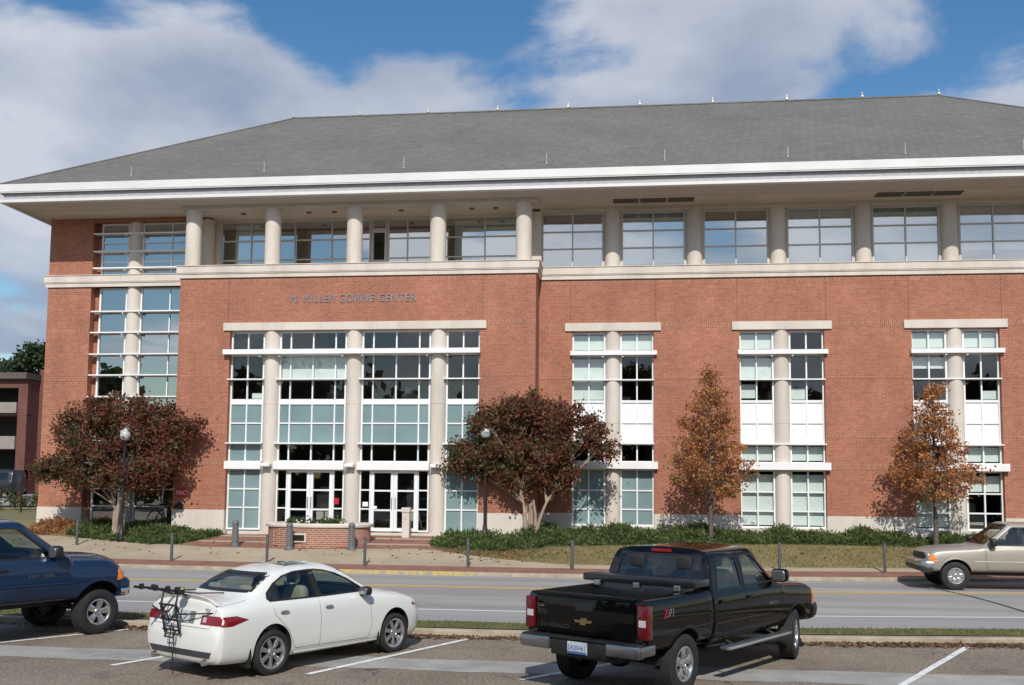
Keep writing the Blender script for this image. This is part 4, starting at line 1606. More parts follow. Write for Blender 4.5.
POSTS = [(-19.1, 33.0, 'thin gray kerb post on the grass behind the hood of the blue pickup'), (-14.4, 30.4, 'thin gray kerb post left of the white sedan trunk'),
         (-11.22, 30.25, 'thin gray kerb post above the white sedan roof'), (-8.04, 30.0, 'thin gray kerb post in line with the right end of the brick planter'),
         (-4.86, 30.0, 'thin gray kerb post beside the left end of the green bed'), (-1.72, 29.95, 'thin gray kerb post left of the black pickup cab'),
         (4.34, 30.4, 'thin gray kerb post right of the black pickup cab'), (7.43, 30.85, 'thin gray kerb post in front of the tan pickup')]
proto = None
for x, y, lb in POSTS:
    if proto is None:
        proto = street_post((x, y, T(x, y)), lb)
    else:
        c = copy_tree(proto)
        c.location = (x, y, T(x, y))
        c['label'] = lb

proto = None
for x, y, lb in ((-13.36, 32.95, 'fluted gray bollard left of the round brick planter'), (-11.3, 32.5, 'fluted gray bollard in front of the planter, next to its plaque'), (-9.2, 32.6, 'fluted gray bollard in front of the right half of the planter')):
    if proto is None:
        proto = thing('bollard', lb, 'bollard', (x, y, T(x, y)), group='fluted gray bollards by the planter')
        MB().lathe([(.155, -.1), (.155, .05), (.135, .07), (.135, .10), (.115, .12)], 20).build('base', 'bollard_gray', proto, smooth=35)
        m = MB()
        prof, nn = [(.112, .12), (.098, .62), (.11, .63), (.11, .66), (.095, .67), (.095, .72), (.11, .73), (.11, .76)], 24
        m.lathe(prof, nn)
        for k in range(12):
            a = 2 * math.pi * k / 12
            m.tube([(math.cos(a) * .110, math.sin(a) * .110, .13), (math.cos(a) * .097, math.sin(a) * .097, .61)], .012, 5)
        m.build('shaft', 'bollard_gray', proto, smooth=35)
        MB().lathe([(.098, .76), (.112, .78), (.108, .83), (.07, .88), (.0, .90)], 20).build('cap', 'bollard_gray', proto, smooth=35)
    else:
        c = copy_tree(proto)
        c.location = (x, y, T(x, y))
        c['label'] = lb


def lamp_post(loc, label):
    t = thing('street_lamp', label, 'street lamp', loc, group='globe street lamps by the building')
    MB().lathe([(.15, -.1), (.15, .12), (.12, .16), (.12, .30), (.085, .36), (.07, .55), (.06, .60)], 16).build('base', 'black_metal', t, smooth=35)
    m = MB()
    m.lathe([(.052, .55), (.042, 3.38), (.065, 3.40), (.065, 3.44), (.045, 3.46), (.09, 3.53), (.10, 3.56)], 14)
    m.build('pole', 'black_metal', t, smooth=35)
    g = MB()
    g.lathe([(.10, 3.56), (.15, 3.60), (.185, 3.70), (.185, 3.78), (.165, 3.86), (.11, 3.92), (.09, 3.93)], 20)
    g.build('globe', 'globe_glass', t, smooth=50)
    MB().lathe([(.115, 3.925), (.11, 3.95), (.05, 4.0), (.02, 4.02), (.025, 4.06), (.0, 4.10)], 16).build('finial', 'globe_glass', t, smooth=40)


lamp_post((-17.85, 33.7, T(-17.85, 33.7)), 'black street lamp with white globe in front of the left tree')
lamp_post((-4.98, 34.25, T(-4.98, 34.25)), 'black street lamp with white globe left of the maroon tree')

# round planter
px_, py_ = -10.70, 33.85
pl = thing('brick_planter', 'round red brick planter with pale stone coping in front of the entrance', 'planter', (px_, py_, T(px_, py_ - .9)))
MB().lathe([(1.80, -.4), (1.80, .66)], 48, sy=.58).build('wall', 'planter_brick', pl, smooth=50)
MB().lathe([(1.52, .64), (1.87, .66), (1.89, .69), (1.89, .76), (1.86, .79), (1.52, .79), (1.50, .60)], 48, sy=.58).build('coping', 'limestone', pl, smooth=35)
MB().lathe([(1.55, .56), (.9, .66), (0, .70)], 32, sy=.56).build('soil', 'soil', pl, smooth=60)
m = MB()
m.bbox(-.62, -.12, -1.075, -1.02, .16, .46, .012)
pq = m.build('plaque', 'limestone', pl)
MB().bbox(-.56, -.18, -1.085, -1.074, .215, .41, .003).build('plate', 'plaque', pq)
m = MB()
rng = np.random.default_rng(9)
cl = [(rng.uniform(-1.0, .9), rng.uniform(-.5, .5), .80 + rng.uniform(-.03, .05)) for _ in range(38)]
V, Q = leaf_quads(np.concatenate([np.array(c) + rng.normal(size=(26, 3)) * .06 for c in cl]), .065, rng=rng)
fl = fast_mesh('pansies', V, Q, ['juniper', 'juniper_deep', 'sign_white'], rng.choice(3, len(Q), p=[.55, .35, .10]))
fl.location = pl.location
tag(fl, 'small clumps of green and white pansies planted in the brick planter', 'flowers')

pp = thing('limestone_post', 'square limestone post with a door button beside the right entrance doors', 'post', (-7.88, 34.9, T(-7.88, 34.9)))
MB().bbox(-.13, .13, -.12, .12, -.2, .86, .015).build('shaft', 'limestone', pp)
MB().bbox(-.16, .16, -.15, .15, .86, 1.04, .03).build('cap', 'limestone', pp)
MB().bbox(-.05, .05, -.135, -.118, .62, .74, .005).build('button_plate', 'gray_frame', pp)

# fire connection and its sign on the brick
sg = thing('fire_sign', 'red wall sign with white letters at the left end of the entrance block', 'sign', (-16.38, YB - .02, 2.36))
MB().bbox(-.20, .20, -.012, .012, -.15, .15, .004).build('board', 'sign_red', sg)
m = MB()
add_text(m, 'FDC', .20, (0, -.016, -.07), (1, 0, 0), (0, 0, 1), extrude=.002)
m.build('lettering', 'sign_white', sg)
fd = thing('fire_department_connection', 'dark double hose connection on the brick below the red sign', 'hydrant', (-16.42, YB, 1.90))
MB().lathe([(.13, -.03), (.12, .0), (.05, .02)], 14, axis='y').build('flange', 'black_metal', fd, smooth=35)
for s in (-1, 1):
    m = MB()
    m.tube([(0, -.02, 0), (s * .05, -.10, -.02), (s * .10, -.22, -.06)], [.06, .06, .065], 10)
    m.build('hose_outlet', 'black_metal', fd, smooth=40)


# bicycle standing by the glass
def bicycle(loc, rz):
    t = thing('bicycle', 'dark bicycle parked against the ground floor glass behind the left tree', 'bicycle', loc, rz)
    for x in (-.52, .52):
        m = MB()
        pts = [(x + .33 * math.cos(a), 0, .34 + .33 * math.sin(a)) for a in [2 * math.pi * k / 28 for k in range(29)]]
        m.tube(pts, .022, 6, caps=False)
        for k in range(10):
            a = 2 * math.pi * k / 10
            m.tube([(x, 0, .34), (x + .32 * math.cos(a), 0, .34 + .32 * math.sin(a))], .004, 3, caps=False)
        m.build('wheel', 'rubber', t)
    m = MB()
    for a, b in (((-.52, 0, .34), (-.06, 0, .30)), ((-.06, 0, .30), (-.20, 0, .84)), ((-.52, 0, .34), (-.18, 0, .76)), ((-.06, 0, .30), (.34, 0, .80)), ((-.18, 0, .78), (.34, 0, .82)), ((.30, 0, .95), (.52, 0, .34))):
        m.tube([a, b], .02, 7)
    m.build('frame', 'black_metal', t)
    MB().blob((-.21, 0, .90), (.13, .07, .035), .7, 12, 8).build('saddle', 'trim_black', t, smooth=60)
    MB().tube([(.30, -.30, 1.02), (.34, -.12, 1.0), (.31, 0, .98), (.34, .12, 1.0), (.30, .30, 1.02)], .015, 6).build('handlebar', 'gray_frame', t)


bicycle((-17.35, 36.1, T(-17.35, 36.1) + .03), R_(62))


# ------------------------------------------------------------------ far left background
def background():
    b = thing('balcony_building', 'dark red brick building with concrete balconies beyond the left corner', 'building', (-50, 66, 1.8), world_parts=True)
    m = MB()
    # front part with open galleries
    x0, x1, y0 = -72, -42.4, 66.0
    for za, zb in ((1.2, 3.5), (5.0, 5.05), (7.3, 7.4), (9.3, 9.9)):
        m.box(x0, x1, y0 + (.12 if zb < 9 else 0), y0 + .5, za, zb)
    for x in (x1 - .7, -50, -57.5, -65):
        m.box(x, x + .7, y0 + .02, y0 + .49, 1.2, 9.3)
    m.box(x0, x1, y0 + 3, y0 + 3.3, 1.2, 10.2)
    m.box(x1 - .35, x1, y0 + .5, y0 + 16, 1.2, 9.9)
    m.box(x1 + .01, x1 + 6, y0 + 1.4, y0 + 14, 1.2, 10.75)
    m.build('wall', 'dark_brick', b)
    for za, zb in ((4.95, 5.85), (7.5, 8.25)):
        MB().box(x0, x1 - .72, y0 - .15, y0 + 3.0, za, zb).build('balcony', 'bg_concrete', b)
    MB().box(x0, x1 + .1, y0 - .4, y0 + 4, 9.9, 10.35).build('roof', 'bg_roof', b)
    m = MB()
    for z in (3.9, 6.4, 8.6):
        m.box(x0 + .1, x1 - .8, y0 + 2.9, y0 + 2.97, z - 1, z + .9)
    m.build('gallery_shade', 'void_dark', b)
    for z in (5.2, 8.0):
        f = MB().box(x1 + .75, x1 + 1.75, y0 + 1.34, y0 + 1.41, z - .1, z + 1.6).build('window', 'trim_black', b)
        MB().box(x1 + .82, x1 + 1.68, y0 + 1.325, y0 + 1.338, z - .03, z + 1.53).build('pane', 'glass_car_dark', f)
    for x in (-48, -53, -56):
        MB().box(x, x + 1.1, y0 + 2.95, y0 + 3.02, 5.95, 7.2).build('window', 'trim_black', b)


background()


def pine(loc, label, h, r, seed):
    random.seed(seed)
    t = thing('pine_tree', label, 'tree', loc, group='pines beyond the left building')
    m = MB()
    m.tube([(0, 0, 0), (.2, 0, h * .4), (0, .1, h * .75), (.2, 0, h * .97)], [.32, .25, .17, .04], 8)
    cl = []
    for i in range(30):
        f = random.random() ** .7
        z = h * (.62 + .37 * f)
        L = r * (1.05 - .75 * f) * random.uniform(.55, 1.1)
        a = random.uniform(0, 6.28)
        tip = (math.cos(a) * L, math.sin(a) * L, z + L * .18)
        m.tube(branch_path((.1, .05, z - .4), tip, .08, 4), [.07, .06, .05, .035, .02], 4, caps=False)
        for k in range(5):
            s = .45 + .55 * k / 4
            cl.append((tip[0] * s + random.uniform(-.4, .4), tip[1] * s + random.uniform(-.4, .4), z + L * .18 * s + random.uniform(-.2, .3)))
    m.build('trunk', 'bark', t)
    crown('crown', cl, 46, .42, .26, ['pine', 'juniper_deep'], [.7, .3], t)


pine((-60.5, 96, 2.2), 'flat topped pine rising over the dark brick building', 14.0, 4.2, 41)
pine((-58.3, 101, 2.2), 'darker pine close to the corner of the big brick building', 12.9, 3.6, 42)
pine((-66.5, 99, 2.2), 'pine at the left edge of the picture beyond the brick building', 12.6, 4.0, 43)


def shrub(loc, label, r, h, seed):
    random.seed(seed)
    t = thing('shrub', label, 'shrub', loc, group='low shrubs by the side drive')
    cl = [(random.gauss(0, r * .4), random.gauss(0, r * .3), h * random.uniform(.25, .95)) for _ in range(24)]
    m = MB()
    for k in range(5):
        m.tube([(0, 0, -.05), (cl[k][0], cl[k][1], cl[k][2])], [.02, .008], 4)
    m.build('stem', 'bark', t)
    crown('foliage', cl, 26, .13, .075, ['juniper', 'juniper_deep', 'leaf_brown'], [.5, .35, .15], t)


for i, (x, y, lb) in enumerate(((-32.2, 47.5, 'low shrub by the drive right above the blue pickup cab'), (-31.2, 48.0, 'low brownish shrub by the drive beside the thin post'), (-30.2, 48.3, 'low shrub by the drive closest to the brick corner'), (-33.6, 48.2, 'low shrub by the drive at the left picture edge'))):
    shrub((x, y, T(x, y)), lb, .7, .75, 60 + i)
pt = thing('sign_post', 'slender dark post standing in the grass strip beside the side drive', 'post', (-29.6, 46.0, T(-29.6, 46)))
MB().tube([(0, 0, -.1), (0, 0, 1.15)], .045, 8).build('pole', 'black_metal', pt)
MB().bbox(-.06, .06, -.05, .05, 1.15, 1.2, .01).build('cap', 'black_metal', pt)
sb = thing('notice_board', 'small white board on legs beyond the dark parked van', 'sign', (-40.4, 61.8, T(-40.4, 61.8)))
MB().bbox(-.3, .35, -.03, .03, 1.25, 1.75, .01).build('board', 'sign_white', sb)
for s in (-.25, .3):
    MB().tube([(s, 0, -.1), (s, 0, 1.25)], .03, 6).build('leg', 'gray_frame', sb)


# ------------------------------------------------------------------ vehicles: tools
def pchip(Y, n):
    """smooth monotone interpolation of key rows, n steps between keys"""
    Y = np.asarray(Y, float)
    K = len(Y)
    d = np.diff(Y, axis=0)
    m = np.zeros_like(Y)
    for i in range(1, K - 1):
        a, b = d[i - 1], d[i]
        s = np.where(a * b > 0, 2 * a * b / np.where(np.abs(a + b) < 1e-12, 1, a + b), 0)
        m[i] = s
    m[0], m[-1] = d[0], d[-1]
    out = []
    for i in range(K - 1):
        for k in range(n):
            t = k / n
            h00, h10, h01, h11 = 2 * t**3 - 3 * t**2 + 1, t**3 - 2 * t**2 + t, -2 * t**3 + 3 * t**2, t**3 - t**2
            out.append(h00 * Y[i] + h10 * m[i] + h01 * Y[i + 1] + h11 * m[i + 1])
    out.append(Y[-1])
    return np.array(out)


def chaikin(P, it):
    for _ in range(it):
        Q = [P[:, :1]]
        a, b = P[:, :-1], P[:, 1:]
        seg = np.stack([.75 * a + .25 * b, .25 * a + .75 * b], 2).reshape(P.shape[0], -1, 3)
        Q.append(seg[:, 1:-1])
        Q.append(P[:, -1:])
        P = np.concatenate(Q, 1)
    return P


def loft(keys, n=5, it=2):
    A = []
    for x, pts in keys:
        A.append([[x + (p[2] if len(p) > 2 else 0), p[0], p[1]] for p in pts])
    P = pchip(np.array(A), n)
    P = chaikin(P, it)
    S, K, _ = P.shape
    verts, faces = [], []
    R = 2 * K - 2
    for s in range(S):
        for k in range(K):
            verts.append(tuple(P[s, k]))
        for k in range(K - 2, 0, -1):
            x, y, z = P[s, k]
            verts.append((x, -y, z))
    for s in range(S - 1):
        for k in range(R):
            k2 = (k + 1) % R
            faces.append((s * R + k, s * R + k2, (s + 1) * R + k2, (s + 1) * R + k))
    for s, rev in ((0, False), (S - 1, True)):
        ring = [s * R + k for k in range(R)]
        c = len(verts)
        verts.append(tuple(np.mean([verts[i] for i in ring], 0)))
        for k in range(R):
            a, b = ring[k], ring[(k + 1) % R]
            faces.append((a, c, b) if not rev else (a, b, c))
    bm = bmesh.new()
    bv = [bm.verts.new(v) for v in verts]
    for f in faces:
        try:
            bm.faces.new([bv[i] for i in f])
        except ValueError:
            pass
    bmesh.ops.remove_doubles(bm, verts=bm.verts[:], dist=1e-5)
    bmesh.ops.recalc_face_normals(bm, faces=bm.faces[:])
    bm.normal_update()
    bm.verts.index_update()
    V = [v.co.copy() for v in bm.verts]
    Fc = [[v.index for v in f.verts] for f in bm.faces]
    bm.free()
    return V, Fc


class Hull:
    """outer skin of a body: keeps it for projecting panels onto it"""

    def __init__(self, V, F):
        self.V, self.F = V, F
        self.bvh = BVHTree.FromPolygons(V, F)
        me = bpy.data.meshes.new('hull')
        me.from_pydata([tuple(v) for v in V], [], F)
        me.update()
        self.vn = [v.normal.copy() for v in me.vertices]
        bpy.data.meshes.remove(me)

    def normal(self, p):
        loc, nrm, i, d = self.bvh.find_nearest(p)
        vs = [self.V[k] for k in self.F[i]]
        w = poly_3d_calc(vs, loc)
        n = Vector((0, 0, 0))
        for a, k in zip(w, self.F[i]):
            n += self.vn[k] * a
        return (n.normalized() if n.length > 1e-6 else nrm), nrm, d

    def cast(self, u, v, side):
        if side in ('L', 'R'):
            s = 1 if side == 'L' else -1
            o, d = Vector((u, 3 * s, v)), Vector((0, -s, 0))
        elif side == 'back':
            o, d = Vector((-8, u, v)), Vector((1, 0, 0))
        elif side == 'front':
            o, d = Vector((12, u, v)), Vector((-1, 0, 0))
        else:
            o, d = Vector((u, v, 5)), Vector((0, 0, -1))
        loc, nrm, i, dist = self.bvh.ray_cast(o, d)
        if loc is None:
            loc, nrm, i, dist = self.bvh.find_nearest(o + d * 2)
        if nrm.dot(d) > 0:
            nrm = -nrm
        return loc, nrm, d


def spans(poly, rows):
    vs = [p[1] for p in poly]
    lo, hi = min(vs), max(vs)
    out = []
    lv = set(np.linspace(lo, hi, rows)) | set(vs)
    for v in sorted(lv):
        v = min(max(v, lo + 1e-5), hi - 1e-5)
        us = []
        for (a, b) in zip(poly, poly[1:] + poly[:1]):
            if (a[1] - v) * (b[1] - v) <= 0 and abs(a[1] - b[1]) > 1e-9:
                us.append(a[0] + (b[0] - a[0]) * (v - a[1]) / (b[1] - a[1]))
        if len(us) >= 2:
            out.append((v, min(us), max(us)))
    return out


def panel(mb, hull, poly, side, off=.003, skirt=.012, rows=9, cols=10, mi=0):
    """a thin shell following the skin inside a polygon drawn in elevation"""
    sp = spans(poly, rows)
    top, bot = [], []
    for v, a, b in sp:
        for k in range(cols + 1):
            u = a + (b - a) * k / cols
            loc, nrm, d = hull.cast(u, v, side)
            top.append(loc - d * off)
            bot.append(loc + d * skirt)
    R, Cc = len(sp), cols + 1
    verts = top + bot
    n0 = len(top)
    faces = []
    for r in range(R - 1):
        for k in range(cols):
            faces.append((r * Cc + k, r * Cc + k + 1, (r + 1) * Cc + k + 1, (r + 1) * Cc + k))
    ring = [k for k in range(Cc)] + [r * Cc + Cc - 1 for r in range(1, R)] + [(R - 1) * Cc + k for k in range(Cc - 2, -1, -1)] + [r * Cc for r in range(R - 2, 0, -1)]
    for a, b in zip(ring, ring[1:] + ring[:1]):
        faces.append((a, n0 + a, n0 + b, b))
    flip = side in ('L', 'back')
    if flip:
        faces = [f[::-1] for f in faces]
    mb.add(verts, faces, mi)


def ribbon(mb, hull, path, width, side, off=.003, step=.04, closed=False, mi=0, raise_=0.0):
    """strip following the skin along a line drawn in elevation"""
    P = [Vector((p[0], p[1])) for p in path]
    if closed:
        P.append(P[0])
    Q = []
    for a, b in zip(P, P[1:]):
        k = max(1, int((b - a).length / step))
        for i in range(k):
            Q.append(a.lerp(b, i / k))
    Q.append(P[-1])
    vs = []
    for i, q in enumerate(Q):
        if closed:
            t = (Q[(i + 1) % (len(Q) - 1)] - Q[i - 1 if i > 0 else -2])
        else:
            t = Q[min(i + 1, len(Q) - 1)] - Q[max(i - 1, 0)]
        t.normalize()
        n = Vector((-t.y, t.x)) * width / 2
        for s in (-1, 0, 1):
            w = q + n * s
            loc, nrm, d = hull.cast(w.x, w.y, side)
            vs.append(loc - d * (off + (raise_ if s == 0 else 0)))
    fs = []
    for i in range(len(Q) - 1):
        for s in (0, 1):
            f = (3 * i + s, 3 * i + s + 1, 3 * i + 4 + s, 3 * i + 3 + s)
            fs.append(f if side in ('L', 'back') else f[::-1])
    mb.add(vs, fs, mi)


def tmp_obj(V, F, mi=None):
    me = bpy.data.meshes.new('cutter')
    me.from_pydata([tuple(v) for v in V], [], F)
    return me


def cut(me, cutters, mats):
    """difference of closed shapes; inner faces take the second material"""
    for V, F in cutters:
        o = bpy.data.objects.new('body_tmp', me)
        COL.objects.link(o)
        cme = tmp_obj(V, F)
        bm = bmesh.new()
        bm.from_mesh(cme)
        bmesh.ops.recalc_face_normals(bm, faces=bm.faces[:])
        bm.to_mesh(cme)
        bm.free()
        for m in mats:
            cme.materials.append(MATS[m])
        cme.polygons.foreach_set('material_index', [1] * len(cme.polygons))
        co = bpy.data.objects.new('cutter', cme)
        COL.objects.link(co)
        md = o.modifiers.new('cut', 'BOOLEAN')
        md.object, md.operation, md.solver = co, 'DIFFERENCE', 'EXACT'
        dg = bpy.context.evaluated_depsgraph_get()
        new = bpy.data.meshes.new_from_object(o.evaluated_get(dg))
        bpy.data.objects.remove(o)
        bpy.data.objects.remove(co)
        bpy.data.meshes.remove(cme)
        bpy.data.meshes.remove(me)
        me = new
    return me


def prism(poly, axis, a, b):
    n = len(poly)

    def p(u, v, w):
        return (u, w, v) if axis == 'y' else ((w, u, v) if axis == 'x' else (u, v, w))
    V = [p(u, v, a) for u, v in poly] + [p(u, v, b) for u, v in poly]
    F = [tuple(range(n)), tuple(range(2 * n - 1, n - 1, -1))] + [(i, n + i, n + (i + 1) % n, (i + 1) % n) for i in range(n)]
    return V, F


def cyl_y(x, z, r, y0, y1, n=40):
    return prism([(x + r * math.cos(2 * math.pi * k / n), z + r * math.sin(2 * math.pi * k / n)) for k in range(n)], 'y', y0, y1)


def boxvf(x0, x1, y0, y1, z0, z1):
    m = MB().box(x0, x1, y0, y1, z0, z1)
    return m.v, m.f


def skin_mesh(hull, cutters, mats, name, parent, sharp=38):
    me = bpy.data.meshes.new(name)
    me.from_pydata([tuple(v) for v in hull.V], [], hull.F)
    for m in mats:
        me.materials.append(MATS[m])
    me.update()
    if cutters:
        me = cut(me, cutters, mats)
        me.name = name
    me.polygons.foreach_set('use_smooth', [True] * len(me.polygons))
    # outer faces keep the curvature of the uncut skin
    nrm = [None] * len(me.loops)
    for p in me.polygons:
        if p.material_index == 0:
            n, fn, d = hull.normal(p.center)
            ok = d < .004 and abs(p.normal.dot(n)) > .6
        else:
            ok = False
        for li in p.loop_indices:
            if ok:
                v = me.vertices[me.loops[li].vertex_index].co
                n, fn, d = hull.normal(v)
                if n.dot(p.normal) < .72:
                    n = p.normal.copy()
                nrm[li] = n
            else:
                nrm[li] = p.normal.copy()
    me.normals_split_custom_set([tuple(n) for n in nrm])
    return link(me, name, parent)


def wheel(parent, x, y, R, r, w, out, spokes=7, rot=0.0, dark=False, steer=0.0, style='slim'):
    e = bpy.data.objects.new('wheel', None)
    COL.objects.link(e)
    e.parent = parent
    e.location = (x, y, R)
    e.rotation_euler = (0, 0, (0 if out > 0 else math.pi) + steer)
    sx, sy, sz = parent.scale
    e.location.z = R / sz
    e.scale = (1 / sx, 1, 1 / sz)
    t = MB()
    h = w / 2
    prof = [(r - .005, -h * .78), (r + .012, -h * .86), (r + (R - r) * .45, -h * 1.0), (R - .035, -h * .93), (R - .010, -h * .80)]
    for k in range(5):
        y0 = -h * .74 + k * h * .37
        prof += [(R, y0 - h * .10), (R, y0 + h * .10), (R - .009, y0 + h * .13), (R - .009, y0 + h * .24)] if k < 4 else [(R, y0 - h * .10), (R, y0 + h * .06)]
    prof += [(R - .010, h * .82), (R - .035, h * .93), (r + (R - r) * .45, h * 1.0), (r + .012, h * .86), (r - .005, h * .78)]
    t.lathe(prof, 48, axis='y', caps=False)
    t.build('tyre', 'rubber', e, smooth=32)
    m = MB()
    m.lathe([(r + .006, h * .80), (r + .006, h * .86), (r - .008, h * .88), (r - .022, h * .80), (r - .035, h * .55), (r - .045, -h * .6)], 44, axis='y', mi=0, caps=False)
    m.lathe([(r - .04, -h * .15), (.03, -h * .12), (.0, -h * .12)], 40, axis='y', mi=1, caps=False)
    yo = h * .66
    for k in range(spokes):
        a = rot + 2 * math.pi * k / spokes
        ca, sa = math.cos(a), math.sin(a)
        if style == 'slim':
            prof_s = [(.045, .030, yo, .05), (r * .45, .026, yo + .015, .045), (r - .02, .036, yo + .008, .04)]
        else:
            prof_s = [(.05, .042, yo, .05), (r * .5, .050, yo + .02, .05), (r - .02, .066, yo + .012, .045)]
        vs, fs = [], []
        for (rad, wd, yy, dp) in prof_s:
            for (sgn, dy) in ((-1, -dp), (-1, -.006), (-.7, 0), (.7, 0), (1, -.006), (1, -dp)):
                vs.append((rad * ca - sgn * wd * sa, yy + dy, rad * sa + sgn * wd * ca))
        for i in range(2):
            for j in range(5):
                fs.append((i * 6 + j, i * 6 + j + 1, (i + 1) * 6 + j + 1, (i + 1) * 6 + j))
        m.add(vs, fs, 0)
    m.lathe([(.0, yo - .05), (.075, yo - .05), (.075, yo - .005), (.06, yo + .012), (.04, yo + .018), (.036, yo + .012), (0, yo + .012)], 20, axis='y', mi=0)
    for k in range(5):
        a = rot + .3 + 2 * math.pi * k / 5
        m.lathe([(.011, yo - .01), (.011, yo + .014), (0, yo + .016)], 8, c=(.056 * math.cos(a), 0, .056 * math.sin(a)), axis='y', mi=1)
    m.build('rim', ['alloy', 'wheel_dark'], e, smooth=30)
    return e


def mirror(parent, x, y, z, s, size, paint):
    m = MB()
    m.blob((x, y + s * size[1] * 1.0, z), (size[0], size[1], size[2]), .55, 18, 12, 0)
    m.tube([(x + .02, y - s * .03, z - size[2] * .5), (x + .01, y + s * size[1] * .7, z - size[2] * .35)], .022, 6, 1)
    o = m.build('mirror', [paint, 'trim_black'], parent, smooth=50)
    MB().blob((x - size[0] * .9, y + s * size[1], z), (.012, size[1] * .85, size[2] * .8), .5, 12, 8).build('mirror_glass', 'mirror_face', o, smooth=50)


def seat(parent, x, y, z, mat, hb=.62):
    m = MB()
    m.blob((x, y, z), (.26, .25, .10), .4, 16, 10)
    m.blob((x - .27, y, z + hb * .5), (.09, .24, hb * .5), .4, 16, 10)
    m.build('seat', mat, parent, smooth=60)
    MB().blob((x - .33, y, z + hb + .13), (.055, .13, .10), .5, 14, 10).build('headrest', mat, parent, smooth=60)


def steering(parent, x, y, z):
    m = MB()
    pts = [(x + .06 * math.sin(a), y + .185 * math.cos(a), z + .17 * math.sin(a)) for a in [2 * math.pi * k / 20 for k in range(21)]]
    m.tube(pts, .016, 6, caps=False)
    m.tube([(x + .25, y, z - .15), (x, y, z)], .03, 6)
    m.build('steering_wheel', 'trim_black', parent, smooth=60)


